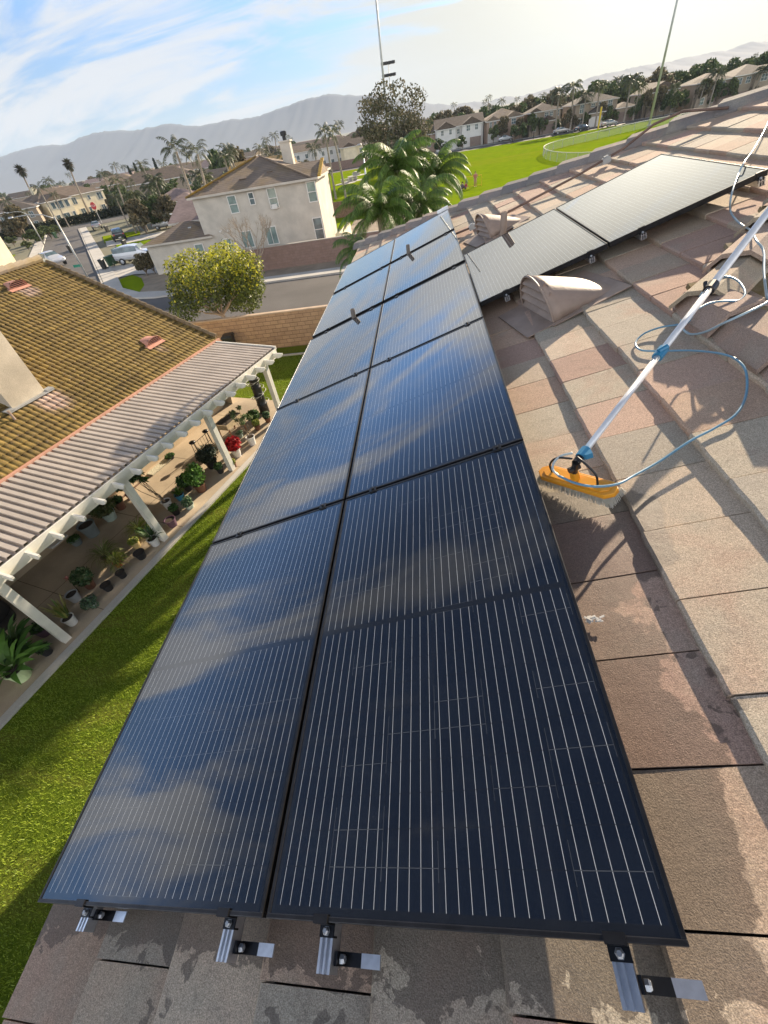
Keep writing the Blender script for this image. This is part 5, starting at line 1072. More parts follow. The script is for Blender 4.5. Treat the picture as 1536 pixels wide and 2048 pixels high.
for k, z in enumerate((h, h-3.2)):
    b = MB(); b.box((0, 0, z), (5, .2, .2)); b.build('crossarm', K['galv'], o)
    for i in range(4): b = MB(); b.lathe([(0, 0), (.75, .2), (.8, .9), (0, 1.0)], (-2+i*1.3, -.3, z-.2), 8); b.build('floodlight', K['blackmetal'], o)
# stop sign
p = gp(204, 446); o = empty('stop_sign', (p.x, p.y, 0), R(-10), 'red octagonal stop sign at the far end of the side street', 'sign'); b = MB(); b.tube([(0, 0, 0), (0, 0, 3.2)], .06, 6); b.build('post', K['galv'], o)
b = MB(); b.ngon_prism([(math.cos(R(22.5+45*i))*.75, math.sin(R(22.5+45*i))*.75) for i in range(8)], -.02, .02, M=Matrix.Translation((0, -.08, 3.3)) @ Matrix.Rotation(R(90), 4, 'X')); b.build('sign_plate', K['red'], o)
fc = bpy.data.curves.new('lettering', 'FONT'); fc.body = 'STOP'; fc.size = .55; fc.align_x = 'CENTER'; fc.align_y = 'CENTER'; tmp = bpy.data.objects.new('t', fc); COL.objects.link(tmp); bpy.context.view_layer.update(); me_ = bpy.data.meshes.new_from_object(tmp.evaluated_get(bpy.context.evaluated_depsgraph_get())); bpy.data.objects.remove(tmp); me_.materials.clear(); me_.materials.append(K['trim']); fo = bpy.data.objects.new('lettering', me_); COL.objects.link(fo); fo.parent = o; fo.location = (0, -.11, 3.3); fo.rotation_euler = (R(90), 0, 0)
# yellow field post, fence of the ball field, goal, picnic tables, people
K['yellow'] = mat('yellow_paint', (.62, .42, .02), .5)
p = gp(1196, 258); b = MB(); b.tube([(0, 0, 0), (0, 0, 4.2)], .22, 10); o = b.build('field_marker', K['yellow']); o.location = p; tag(o, 'thick yellow foul pole behind the curved fence', 'post')
FP = [(120, 76), (60, 77.5), (40, 78.0), (30, 79.5), (26.5, 82), (24.2, 87), (23.4, 94), (23.8, 101), (25.2, 107), (28, 112.2), (33, 116.8), (38.9, 120.5), (45, 125), (52.5, 129.3), (62, 130.8), (75, 131), (95, 131)]
fpts = spline([(x, y, 0) for x, y in FP], 6)
o = empty('chain_link_fence', (23.4, 94, 0), 0, 'long curved pale topped mesh fence round the ball field', 'fence'); bpy.context.view_layer.update()
def wparent(x, par=o): x.parent = par; x.matrix_parent_inverse = par.matrix_world.inverted(); return x
b = MB(); b.tube([p+Vector((0, 0, 1.25)) for p in fpts], .055, 6); wparent(b.build('top_rail', mat('pale_fence_cap', (.62, .62, .50), .5)))
m = bpy.data.materials.new('wire_mesh'); m.use_nodes = True; t = NT(m.node_tree); t.n.clear(); out = t.new('ShaderNodeOutputMaterial'); mx = t.new('ShaderNodeMixShader', {0: .34}); tr = t.new('ShaderNodeBsdfTransparent'); df = t.new('ShaderNodeBsdfPrincipled', {'Base Color': (.42, .45, .36), 'Roughness': .6}); t.l.new(tr.outputs[0], mx.inputs[1]); t.l.new(df.outputs[0], mx.inputs[2]); t.l.new(mx.outputs[0], out.inputs[0])
b = MB(); vs = []; 
for p in fpts: vs += [p, p+Vector((0, 0, 1.22))]
b.add(vs, [(2*i, 2*i+2, 2*i+3, 2*i+1) for i in range(len(fpts)-1)]); wparent(b.build('mesh_panel', m))
for i in range(0, len(fpts), 3): b = MB(); b.tube([fpts[i], fpts[i]+Vector((0, 0, 1.25))], .04, 6); wparent(b.build('post', K['galv']))
p = gp(947, 374); o = empty('football_goal', (p.x, p.y, 0), R(-8), 'small yellow goal frame on the park grass', 'goal'); b = MB(); b.tube([(-1.1, 0, 0), (-1.1, 0, 1.25), (1.1, 0, 1.25), (1.1, 0, 0)], .045, 6); b.build('goal_frame', K['yellow'], o); b = MB(); b.tube([(-1.1, 0, .04), (-1.1, 1.0, .04), (1.1, 1.0, .04), (1.1, 0, .04)], .03, 6); b.build('ground_frame', K['yellow'], o)
def person(loc, rz, pose, shirt, pants, label, hair=(.03, .02, .015)):
    root = empty('person', loc, rz, label, 'person', None); J = {}
    if pose == 'stand': J = dict(pel=(0, 0, .95), che=(0, .02, 1.30), neck=(0, .02, 1.47), hip=.10, kn=(.12, .03, .50), an=(.13, -.03, .08), toe=(.14, .12, .03), sh=(.20, 0, 1.40), el=(.30, .06, 1.14), ha=(.26, .22, .98))
    else: J = dict(pel=(0, 0, .14), che=(0, -.06, .46), neck=(0, -.05, .62), hip=.10, kn=(.18, .42, .44), an=(.14, .62, .08), toe=(.14, .74, .04), sh=(.19, -.05, .56), el=(.27, -.18, .32), ha=(.24, -.26, .06))
    vs = [J['pel'], J['che'], J['neck']]; rad = [.15, .16, .055]; ed = [(0, 1), (1, 2)]
    for s in (-1, 1):
        f = lambda p: (s*p[0], p[1], p[2]); o_ = len(vs); vs += [(s*J['hip'], J['pel'][1], J['pel'][2]-.05), f(J['kn']), f(J['an']), f(J['toe'])]; rad += [.10, .062, .042, .035]; ed += [(0, o_), (o_, o_+1), (o_+1, o_+2), (o_+2, o_+3)]
        o_ = len(vs); vs += [f(J['sh']), f(J['el']), f(J['ha'])]; rad += [.062, .042, .032]; ed += [(1, o_), (o_, o_+1), (o_+1, o_+2)]
    me = bpy.data.meshes.new('body'); me.from_pydata(vs, ed, []); bo = bpy.data.objects.new('body', me); COL.objects.link(bo); bo.parent = root; me.materials.append(K['skin'])
    sk = bo.modifiers.new('skin', 'SKIN'); me.skin_vertices[0].data[0].use_root = True
    for i, r in enumerate(rad): me.skin_vertices[0].data[i].radius = (r, r)
    bo.modifiers.new('s', 'SUBSURF').levels = 1
    n = Vector(J['neck'])+Vector((0, .01, .12)); b = MB(); b.blob(n, (.085, .10, .12), 2, .02); b.blob(n+Vector((0, .1, -.01)), (.015, .02, .02), 1, 0); b.build('head', K['skin'], root, smooth=True); b = MB(); b.blob(n+Vector((0, -.02, .035)), (.098, .105, .105), 2, .04); b.build('hair', mat('hair', hair, .8), root, smooth=True)
    pe, ch_ = Vector(J['pel']), Vector(J['che']); sm_ = mat('shirt', shirt, .8); b = MB(); b.tube([pe+Vector((0, 0, .0)), pe.lerp(ch_, .5), ch_+Vector((0, 0, .02)), Vector(J['neck'])+Vector((0, 0, -.06))], [.175, .165, .20, .12], 12)
    for s in (-1, 1): b.tube([(s*J['sh'][0]*.7, J['sh'][1], J['sh'][2]+.01), (s*J['sh'][0], J['sh'][1], J['sh'][2]), tuple(Vector((s*J['sh'][0], J['sh'][1], J['sh'][2])).lerp(Vector((s*J['el'][0], J['el'][1], J['el'][2])), .7))], [.09, .085, .065], 8)
    b.build('shirt', sm_, root, smooth=True); b = MB()
    for s in (-1, 1): b.tube([(s*J['hip']*.8, pe.y, pe.z), (s*J['kn'][0], J['kn'][1], J['kn'][2]), (s*J['an'][0], J['an'][1], J['an'][2]+.05)], [.125, .08, .06], 8)
    b.build('trousers', mat('trousers', pants, .8), root, smooth=True); return root
p = gp(951, 375); person((p.x, p.y+.5, .02), R(200), 'stand', (.42, .16, .12), (.40, .22, .15), 'person in salmon top standing at the yellow goal'); 
p = gp(931, 379); person((p.x, p.y, .02), R(120), 'sit', (.40, .06, .07), (.10, .07, .10), 'person in a red top sitting on the grass left of the goal')
p = gp(924, 379); person((p.x, p.y, .02), R(60), 'sit', (.04, .04, .05), (.30, .32, .36), 'person in black sitting next to the red topped one')
p = at(1067, 274, 152); person((p.x, 152, .02), R(90), 'stand', (.03, .035, .05), (.03, .03, .035), 'distant person in dark clothes on the road beyond the park')
p = at(1025, 284, 151); person((p.x, 151, .02), R(90), 'stand', (.05, .06, .08), (.03, .03, .035), 'distant person in grey beside the white car')
for k, (px, py, lb) in enumerate(((691, 367, 'nearest pale picnic table on the park lawn'), (706, 362, 'middle pale picnic table with a bench in the park'), (713, 351, 'farthest pale picnic table in the park'))):
    p = gp(px, py); o = empty('picnic_table', (p.x, p.y, 0), R(15+30*k), lb, 'picnic table', 'picnic tables in the park'); b = MB(); b.box((0, 0, .74), (1.9, .8, .06)); b.build('tabletop', K['sidewalk'], o)
    for s in (-1, 1): b = MB(); b.box((0, s*.75, .44), (1.9, .28, .05)); b.build('bench', K['sidewalk'], o); b = MB(); b.box((s*.65, 0, .36), (.12, 1.3, .72)); b.build('leg', K['sidewalk'], o)
    b = MB(); b.lathe([(2.3, .012), (0, .016)], n=18); x_ = b.build('pad', K['sidewalk']); x_.location = (p.x, p.y, .012); x_['kind'] = 'structure'; x_.name = 'concrete_pavement'

# ------------------------------------------------------------------ trees near and far
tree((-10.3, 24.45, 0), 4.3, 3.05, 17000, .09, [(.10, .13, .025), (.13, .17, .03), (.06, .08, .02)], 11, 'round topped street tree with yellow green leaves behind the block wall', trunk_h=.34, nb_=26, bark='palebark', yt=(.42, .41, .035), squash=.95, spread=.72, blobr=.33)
q = random.Random(21); root = empty('bare_tree', (-12.75, 39.7, 0), 0, 'leafless tree with pale branches before the grey block wall', 'tree'); b = MB()
def branch(b, p, d, L, r, lev):
    e = p+d*L; limb(b, p, e, r, r*.62, q, 4, .06)
    if lev == 0: return
    for k in range(q.choice((2, 3, 3)) if lev > 1 else 3):
        nd = (d+Vector((q.uniform(-.7, .7), q.uniform(-.7, .7), q.uniform(-.05, .55)))).normalized(); branch(b, e, nd, L*q.uniform(.62, .82), r*.62, lev-1)
branch(b, Vector((0, 0, -.1)), Vector((.05, 0, 1)), 1.1, .14, 1)
for k in range(6): a = k*1.05; branch(b, Vector((.05, 0, .95)), Vector((math.cos(a)*.75, math.sin(a)*.6, 1)).normalized(), 1.25, .055, 4)
b.build('trunk', K['palebark'], root)
# big brown feathery tree
tree((*at(800, 350, 112).xy, 0), 13.0, 7.6, 9500, .30, [(.09, .09, .05), (.13, .115, .065), (.07, .075, .04), (.15, .13, .085)], 31, 'large brownish feathery tree rising above the bright palms', trunk_h=.10, nb_=64, squash=1.1, dull=True, flat=-.2, spread=.85, blobr=.25)
# near queen palms below our hip
NG = 'queen palms growing beyond our roof hip'
def near_palm(px, py, Y, fl, seed, label, cols=PC, nf=26, droop=2.1):
    p = at(px, py, Y); r = palm_root(seed, p.z, fl, label, cols, int(nf*1.35), droop, .17, NG, nl=96, lw=.027, ll=.54); r.location = (p.x, p.y, 0); return r
PCb = [(.085, .165, .025), (.12, .21, .04), (.17, .25, .055), (.06, .11, .02)]
near_palm(792, 340, 20, 2.15, 1, 'bright green queen palm, left and taller of the near clump', PCb)
near_palm(868, 352, 21, 1.95, 2, 'dark glossy queen palm on the right of the near clump', PC, 24)
near_palm(760, 425, 16.5, 1.9, 3, 'low queen palm with yellow green fronds against the roof hip', PCb, 24)
near_palm(722, 505, 14.6, 1.25, 4, 'small dark palm hanging at the tip of the far hip', PC, 18, 2.4)
near_palm(838, 420, 17.5, 2.0, 5, 'short dark palm half hidden behind the roof hip', PC, 22)
# palm prototypes
pA = palm_root(51, 9, 2.9, '-', PCd, 20, 2.15, .2, nl=16, lw=.09, ll=.6); pB = palm_root(52, 9, 2.6, '-', [(.06, .075, .03), (.09, .105, .04), (.05, .055, .03)], 17, 2.5, .2, nl=16, lw=.09, ll=.62, lean=(.5, .2), name='slender_palm')
def fan_palm():
    root = empty('fan_palm'); b = MB(); b.tube([(.9*(i/6)**2, 0, 12*i/6) for i in range(7)], [.34, .26, .24, .22, .2, .2, .22], 8, cap=False); b.build('trunk', K['palmtrunk'], root, smooth=True)
    V, Fq, t = strap_leaves(240, 1.7, .30, [(.05, .06, .035), (.08, .08, .045), (.10, .085, .06)], 5, 2.6, 12, .9, .1); V += np.array([.9, 0, 0]); npmesh('crown', V, Fq, K['leafdull'], t, root); return root
fP = fan_palm(); fP['category'] = 'palm tree'; fP['group'] = 'tall fan palms before the mountains'
def place(proto, base, top, label, group, h0=9., used=set()):
    s = top/h0
    if proto.name in used: o = dup(proto, base, rnd.uniform(0, 6.28), label, group, s)
    else: used.add(proto.name); o = proto; o.location = base; o.scale = (s, s, s); tag(o, label, None, group)
    return o
def mid(px, py, Y, zc=None): p = at(px, py, Y); return Vector((p.x, p.y, 0)), p.z
S1 = 'slim palms behind the two storey house'
for (px, py, Y, pr, lb) in ((352, 303, 62, pA, 'palm with the widest crown left of the stucco house roof'), (386, 310, 62, pB, 'thin palm leaning just left of the stucco house roof'), (650, 268, 87, pA, 'left palm of the tall pair beside the park lawn'), (672, 268, 86, pB, 'right palm of the tall pair beside the park lawn'), (628, 298, 92, pA, 'lower bushy palm behind the tall pair by the park'), (655, 345, 83, pB, 'shortest palm standing between the trunks of the tall pair')):
    bs, z = mid(px, py, Y); place(pr, bs, z, lb, S1)
pC = palm_root(53, 6, 2.9, '-', PCd, 26, 2.3, .2, nl=20, lw=.09, ll=.62, name='street_palm'); pD = palm_root(54, 6, 2.6, '-', [(.07, .09, .03), (.11, .13, .05), (.06, .07, .035)], 24, 2.5, .19, nl=20, lw=.09, ll=.62, lean=(.3, .2), name='bushy_palm')
S2 = 'street palms lining the side street'
for (px, py, pc, pyc, pr, lb) in ((262, 452, 228, 398, pC, 'street palm farthest up the kerb, beyond the black hatchback'), (293, 462, 268, 392, pD, 'street palm second from the far end of the kerb row'), (305, 458, 292, 402, pC, 'dark low crowned street palm in the middle of the kerb row'), (322, 452, 305, 378, pD, 'street palm with brightest fronds near the white sedan'), (332, 448, 322, 362, pC, 'tallest street palm of the kerb row'), (345, 420, 335, 388, pD, 'street palm closest to the grey block house')):
    b0 = gp(px, py); t_ = at(pc, pyc, b0.y); place(pr, (t_.x*.5+b0.x*.5, b0.y, 0), t_.z, lb, S2, 6.)
S3 = 'palms at the left photo edge'
for (px, py, Y, pr, lb) in ((12, 405, 100, pA, 'big drooping palm at the very left edge'), (52, 425, 98, pB, 'palm behind the two street lamps'), (78, 378, 118, pA, 'palm crown above the left corner of the cream house'), (105, 392, 116, pB, 'wispy palm in front of the cream house gable'), (98, 365, 150, pA, 'dark palm on the skyline left of the cream house'), (205, 352, 190, pB, 'distant palm on the skyline right of the cream house')):
    bs, z = mid(px, py, Y); place(pr, bs, z, lb, S3)
for (px, py, lb) in ((36, 343, 'left fan palm standing alone before the mountains'), (130, 331, 'right fan palm standing alone before the mountains')):
    bs, z = mid(px, py, 135); place(fP, bs, z, lb, 'tall fan palms before the mountains', 12.)
# cypresses
cy = empty('cypress', (0, 0, 0), 0, '-', 'cypress', 'cypress row on the skyline'); b = MB(); b.tube([(0, 0, 0), (0, 0, 3)], .2, 6); b.build('trunk', K['bark'], cy); V, Fq, t = leafcloud(900, [(0, 0, 4.5, .85, .85, 4), (0, 0, 7, .6, .6, 4)], .4, [(.02, .035, .02), (.03, .045, .025)], 8, 0); npmesh('crown', V, Fq, K['leafdull'], t, cy)
for i, (px, py, lb) in enumerate(((253, 328, 'leftmost dark cypress of the skyline row'), (265, 322, 'second dark cypress of the skyline row'), (276, 320, 'third dark cypress of the skyline row'), (304, 313, 'dark cypress standing apart on the right of the row'), (1218/1.0, 0, None))):
    if lb is None: continue
    bs, z = mid(px, py, 205); o = cy if i == 0 else dup(cy); o.location = bs; o.scale = (z/11,)*3; o['label'] = lb
# generic broadleaf trees: three prototypes, copied
TC = [[(.05, .08, .03), (.075, .11, .04), (.10, .13, .05)], [(.09, .12, .04), (.14, .17, .06), (.06, .08, .035)], [(.13, .11, .06), (.09, .085, .05), (.17, .14, .08)]]
protos = [tree((0, 0, 0), 8, 3.6, 1500, .50, TC[i], 60+i, '-', '-', trunk_h=.14, nb_=13, dull=True) for i in range(3)]
used_t = set()
def gtree(loc, h, label, group, k=None, wide=1.):
    k = rnd.randrange(3) if k is None else k; s = h/8
    if k in used_t: o = dup(protos[k], loc, rnd.uniform(0, 6), label, group, (s*wide, s*wide, s))
    else: used_t.add(k); o = protos[k]; o.location = loc; o.scale = (s*wide, s*wide, s); tag(o, label, None, group)
    return o
for (px, py, Y, k, lb, wd) in ((432, 290, 112, 0, 'dark spiky tree behind the gold edged roof', .7), (452, 295, 118, 2, 'rusty brown tree right of the dark spiky one', 1.), (1030, 262, 158, 0, 'round dark hedge tree between the pink and half timbered houses', .9), (1045, 258, 157, 0, 'second round dark shrub before the half timbered house', .8), (880, 288, 160, 0, 'dark hedge at the foot of the white gabled house', 1.2), (925, 282, 158, 0, 'dark hedge right of the white gabled house corner', 1.), (100, 470, 96, 1, 'bright bushy plant on the corner lawn', 1.5), (70, 478, 93, 1, 'low sunlit hedge on the corner lawn', 1.4), (290, 540, 46.2, 2, 'brown round shrub at the corner of the stucco house', 1.1), (304, 532, 46.6, 2, 'twiggy reddish shrub beside the white hatchback', .9)):
    bs, z = mid(px, py, Y); h = max(z, 1.2)+(.9 if Y < 50 else 1.5 if Y > 150 or Y < 100 else 0); gtree(bs, h, lb, None, k, wd)
qq = random.Random(77); BG = 'background trees of the town'
cnt = 0
for i in range(170):
    Y = 195+qq.random()**1.8*520; px = qq.uniform(-60, 1600); hy = 388-px*.181; p = at(px, hy, Y); h = qq.uniform(5.5, 9.5)*(1.12 if Y > 350 else 1)
    if qq.random() < .22: dup(pA if qq.random() < .5 else pB, (p.x, Y, 0), qq.uniform(0, 6), 'dark palm far off among the town trees', 'background palms of the town', h*1.1/9)
    else: gtree((p.x, Y, 0), h, 'hazy dark tree far off among the town roofs', BG)
RG = 'trees behind the houses along the park'
for i in range(46):
    px = 860+i*15.5+qq.uniform(-8, 8); Y = qq.uniform(182, 205); p = at(px, 388-px*.181, Y); h = qq.uniform(6.8, 9.4)*(1+.12*(px > 1150))
    gtree((p.x, Y, 0), h, 'tree showing above the roofs along the park', RG)
for i in range(26):
    px = 985+i*21+qq.uniform(-9, 9); p = at(px, 250, qq.uniform(160.5, 164)); gtree((p.x, p.y, 0), qq.uniform(3, 6.2), 'small garden tree in front of the houses along the park', 'garden trees along the park', None, qq.uniform(.6, .9))
GPK = 'tall palms among the houses along the park'
for (px, py, pr, lb) in ((1118, 192, pC, 'palm with drooping crown right of the half timbered house'), (1150, 180, pD, 'palm crown above the roof of the arched window house'), (1172, 196, pC, 'lower palm before the arched window house'), (1202, 178, pD, 'palm between the arched house and the low garage'), (1262, 168, pC, 'thickest tallest palm cluster beside the low garage'), (1278, 180, pD, 'palm leaning right of the thick cluster'), (1352, 178, pD, 'palm at the gable of the peaked house'), (1435, 152, pC, 'palm before the rightmost large house'), (1408, 170, pD, 'slim palm left of the rightmost large house'), (1524, 146, pC, 'palm at the right photo edge')):
    bs, z = mid(px, py, 161); place(pr, bs, z+.4, lb, GPK, 6.)
gtree((*at(1350, 215, 158).xy, 0), 5.2, 'leafy green tree smothering the peaked house wall', None, 1, .8)
gtree((*at(1292, 235, 159).xy, 0), 6.0, 'thin brown tree between the low garage and peaked house', None, 2, .6)

# ------------------------------------------------------------------ houses along the park
HG = 'houses facing the park'
def row_house(pl, pr, pyb, Y, label, wallm, roofm, ez=5.2, kind='hip', gab=(), wins=(), gar=(), rz=0, dep=11, pitch=.36):
    a = at(pl, pyb+(pr-pl)*.09, Y); c = at(pr, pyb-(pr-pl)*.09, Y); W = c.x-a.x; sc_ = 1
    wings = [(0, W, 0, dep, ez, kind, pitch)]
    for (f0, f1, out, z, kd) in gab: wings.append((W*f0, W*f1, -out, 3, z, kd, .5))
    wl = [(W*f, z, w_, h, -o-.01, 'glass', 'trim', 1, 1) for (f, z, w_, h, o) in wins]; gl_ = [(W*f, w_, 2.1, -o, m_) for (f, w_, o, m_) in gar]
    return make_house('park_house', (a.x, Y, 0), R(rz), label, wings, wl, gl_, wallm, roofm, group=HG)
row_house(872, 966, 282, 168, 'white gabled house nearest the feathery tree across the park', 'stucco_white', 'rf_tan', 5.0, 'gx', [(.02, .42, 1.2, 4.8, 'gy'), (.55, .95, 1.5, 5.0, 'gy')], [(.14, 4.0, .8, 1.2, 1.2), (.31, 4.0, .8, 1.2, 1.2), (.68, 4.2, 1.1, 1.3, 1.5), (.85, 4.2, .9, 1.3, 1.5), (.2, 1.6, .8, 1.2, 1.2), (.48, 3.8, .8, 1.1, 0)], [(.62, 2.4, 1.5, 'doorw'), (.83, 3.2, 1.5, 'door')])
row_house(968, 1046, 272, 168, 'pinkish house with two small gables left of the hedge', 'stucco_pink', 'rf_brown', 5.0, 'hip', [(.05, .36, 1.2, 4.8, 'gy'), (.52, .92, 1.6, 4.9, 'gy')], [(.15, 4.0, .7, 1.3, 1.2), (.26, 4.0, .7, 1.3, 1.2), (.44, 4.0, .9, 1.2, 0), (.72, 4.0, 1.3, 1.3, 1.6), (.72, 1.5, 1.1, 1.3, 1.6)], [(.26, 4.0, 1.2, 'doorw'), (.48, 1.6, 0, 'door')])
row_house(1056, 1118, 262, 166, 'half timbered looking tan house with two arched gables', 'stucco_tan', 'rf_tan', 5.0, 'hip', [(.0, .32, 1.3, 5.1, 'gy'), (.38, .78, 2.2, 2.9, 'gy')], [(.16, 4.0, .8, 1.4, 1.3), (.55, 4.2, 1.1, 1.0, 0), (.70, 4.2, .9, 1.0, 0), (.9, 4.2, .8, 1.3, 0), (.16, 1.6, .9, 1.3, 1.3)], [(.58, 4.2, 2.2, 'door')])
row_house(1140, 1228, 250, 165, 'tan house with a rounded arch window gable', 'stucco_tan', 'rf_dark', 5.1, 'hip', [(.04, .34, 1.4, 5.2, 'gy'), (.36, .72, 2.2, 2.9, 'gy')], [(.18, 4.1, 1.1, 1.8, 1.4), (.46, 4.4, 1.1, .9, 0), (.6, 4.4, .9, .9, 0), (.84, 4.3, 1.2, 1.6, 0), (.18, 1.5, 1.2, 1.4, 1.4)], [(.54, 4.2, 2.2, 'doorw')])
row_house(1229, 1266, 245, 163, 'low single storey garage wing with pale fascia', 'stucco_tan', 'rf_tan', 3.0, 'hip', [], [], [(.5, 4.6, 0, 'door')], dep=7)
row_house(1280, 1345, 238, 165, 'tan house with one steep pointed gable', 'stucco_tan', 'rf_tan', 4.9, 'gy', [(.08, .38, 1.2, 3.0, 'gy')], [(.6, 3.9, .9, 1.1, 0), (.8, 3.9, .8, 1.1, 0), (.62, 1.5, 1.2, 1.5, 0), (.9, 1.5, .8, 1.4, 0)], [(.22, 1.6, 1.2, 'door')], pitch=.42)
row_house(1378, 1448, 222, 163, 'large tan house left half of the long pair at right', 'stucco_tan', 'rf_tan', 5.1, 'hip', [(.04, .34, 1.2, 5.2, 'gy')], [(.19, 4.1, .8, 1.4, 1.2), (.45, 4.1, .7, 1.3, 0), (.72, 4.2, 1.5, 1.2, 0), (.2, 1.5, 1.2, 1.4, 1.2), (.55, 1.6, .9, 1.6, 0)], [(.83, 3.6, 0, 'door')])
row_house(1450, 1530, 208, 163, 'large tan house with dark shutters near the right photo edge', 'stucco_tan', 'rf_dark', 5.3, 'hip', [(.5, .9, 1.3, 5.4, 'gy')], [(.16, 4.2, 1.3, 1.3, 0), (.38, 4.2, 1.2, 1.3, 0), (.7, 4.2, 1.6, 1.4, 1.3), (.1, 1.6, 1.2, 1.4, 0)], [(.35, 4.4, 0, 'door'), (.7, 2.6, 1.3, 'door')])
row_house(1536, 1620, 190, 163, 'brown house cut by the right photo edge', 'stucco_pink', 'rf_dark', 5.2, 'hip', [], [(.2, 4.2, 1.3, 1.3, 0)], [(.5, 4.2, 0, 'door')])
# low pinkish house left of the white gabled one
row_house(846, 872, 292, 172, 'low brown house seen left of the white gabled house', 'stucco_pink', 'rf_brown', 4.2, 'gx', [], [(.5, 1.8, 1, 1.2, 0)], [])
# mid distance houses
MG = 'houses beyond the park lawn at centre'
def mid_house(px, py, Y, W, dep, ez, label, wallm, roofm, rz=0, kind='hip', wins=True, gab=(), pitch=.36, group=MG, gar=(), name='distant_house'):
    p = at(px, py, Y); wl = [(W*f, z, 1.0, 1.2, -.01, 'glass', 'trim', 1, 0) for f in (.15, .4, .65, .88) for z in ((ez-1.3, 1.6) if ez > 4 else (1.6,))] if wins else []
    wings = [(0, W, 0, dep, ez, kind, pitch)]+[(W*f0, W*f1, -o, 3, z, kd, .45) for (f0, f1, o, z, kd) in gab]
    return make_house('town_house' if name == 'distant_house' else name, (p.x, Y, 0), R(rz), label, wings, wl, gar, wallm, roofm, group=group, pitch=pitch)
mid_house(640, 330, 176, 11, 9, 5.2, 'white gable house seen between the palm pair and chimney', 'stucco_white', 'rf_tan', 8, 'gx')
mid_house(590, 335, 186, 12, 9, 5.0, 'bluish white houses behind the chimney', 'stucco_white', 'rf_brown', 8, 'gx')
mid_house(684, 325, 170, 10, 9, 4.6, 'tan gabled house behind the bright lamp post', 'stucco_cream', 'rf_tan', 8, 'gx', gab=[(.1, .5, 1.5, 4.6, 'gy')])
mid_house(715, 310, 182, 12, 9, 4.8, 'pinkish house left of the brown feathery tree', 'stucco_pink', 'rf_brown', 5, 'hip')
wall('boundary_wall', -34, -14, 160.5, 2.0, K['block2'], 'far block wall beyond the picnic lawn', cap=False)
LG = 'houses along the side street'
# cream two storey house facing the end of the side street
A_, B_ = at(97, 430, 124), at(222, 402, 142); rzc = math.atan2(B_.y-A_.y, B_.x-A_.x); Wc = (B_.xy-A_.xy).length
H2 = make_house('cream_house', (A_.x, A_.y, 0), rzc, 'cream two storey house with tan roof at the end of the side street', [(0, Wc, 1.5, 12, 5.3, 'hip', .36), (0, Wc*.36, -1.2, 8, 5.1, 'gy', .36)],
    [(Wc*.09, 4.1, 1.1, 1.4, -1.21, 'glass', 'trim', 0, 0), (Wc*.18, 4.1, 2.0, 1.6, -1.21, 'glass', 'trim', 1, 0), (Wc*.29, 4.1, 1.1, 1.4, -1.21, 'glass', 'trim', 0, 0), (Wc*.08, 1.5, 1.2, 1.4, -1.21, 'glass', 'trim', 0, 0), (Wc*.2, 1.5, 2.0, 1.6, -1.21, 'glass', 'trim', 1, 0), (Wc*.32, 1.6, .8, 1.4, -1.21, 'glass', 'trim', 0, 0), (Wc*.5, 4.1, 1.4, 1.5, 1.49, 'glass', 'trim', 1, 0), (Wc*.74, 4.2, .8, 1.0, 1.49, 'glass', 'trim', 0, 0), (Wc*.92, 4.1, 1.6, 1.6, 1.49, 'glass', 'trim', 1, 0), (Wc*.56, 1.5, 1.5, 1.6, 1.49, 'glass', 'trim', 1, 0), (Wc*.68, 1.5, .9, 1.5, 1.49, 'glass', 'trim', 0, 0), (Wc*.9, 1.5, 1.3, 1.4, 1.49, 'glass', 'trim', 1, 0)],
    wallm='stucco_cream', roofm='rf_tan', chim=[(Wc*.22, 7.5, 5, 8.2, 1.2)], group=LG)
mid_house(335, 400, 71, 10, 9, 2.9, 'grey walled garage house with gold mossed roof edge', 'stucco_white', 'rf_gold', 6, 'hip', True, group=LG, gar=[(2.5, 3.6, 2.1, 0, 'doorw')])
mid_house(300, 420, 92, 9, 9, 2.9, 'pale garage house behind the street palms', 'stucco_white', 'rf_pink', 8, 'hip', True, group=LG, gar=[(6, 3.6, 2.1, 0, 'doorw')])
b = MB(); p = at(396, 372, 72); b.box((0, 0, 0), (4.6, 1.7, .06)); o = b.build('rooftop_solar_panel', K['glass']); o.matrix_world = Matrix.Translation((p.x, 71.6, 3.95)) @ Matrix.Rotation(R(18), 4, 'X') @ Matrix.Rotation(R(6), 4, 'Z'); tag(o, 'dark solar panel strip on the gold mossed roof', 'solar panel')
mid_house(398, 340, 100, 11, 10, 4.2, 'small gabled roof peeking above the gold mossed roof', 'stucco_tan', 'rf_dark', 0, 'gx', False, group=LG)
mid_house(450, 330, 100, 12, 10, 4.6, 'gold roofed house just left of the stucco house peak', 'stucco_tan', 'rf_gold', 5, 'gx', False, group=LG)
mid_house(228, 385, 132, 22, 12, 5.2, 'long tan roofed house behind the street palms', 'stucco_tan', 'rf_tan', 18, 'hip', True, group=LG)
mid_house(185, 385, 158, 15, 11, 5.6, 'red brown roofed house right of the cream house', 'stucco_tan', 'rf_brown', 12, 'hip', True, group=LG)
mid_house(-45, 445, 112, 13, 11, 4.8, 'grey house hidden behind the left edge palms', 'stucco_tan', 'rf_dark', 30, 'hip', True, group=LG)
mid_house(262, 372, 150, 14, 10, 5.2, 'tan house second behind the street palms', 'stucco_tan', 'rf_pink', 6, 'gx', True, group=LG)
mid_house(40, 395, 175, 16, 12, 5.2, 'dark roofed house on the left skyline', 'stucco_tan', 'rf_brown', 20, 'hip', True, group=LG)
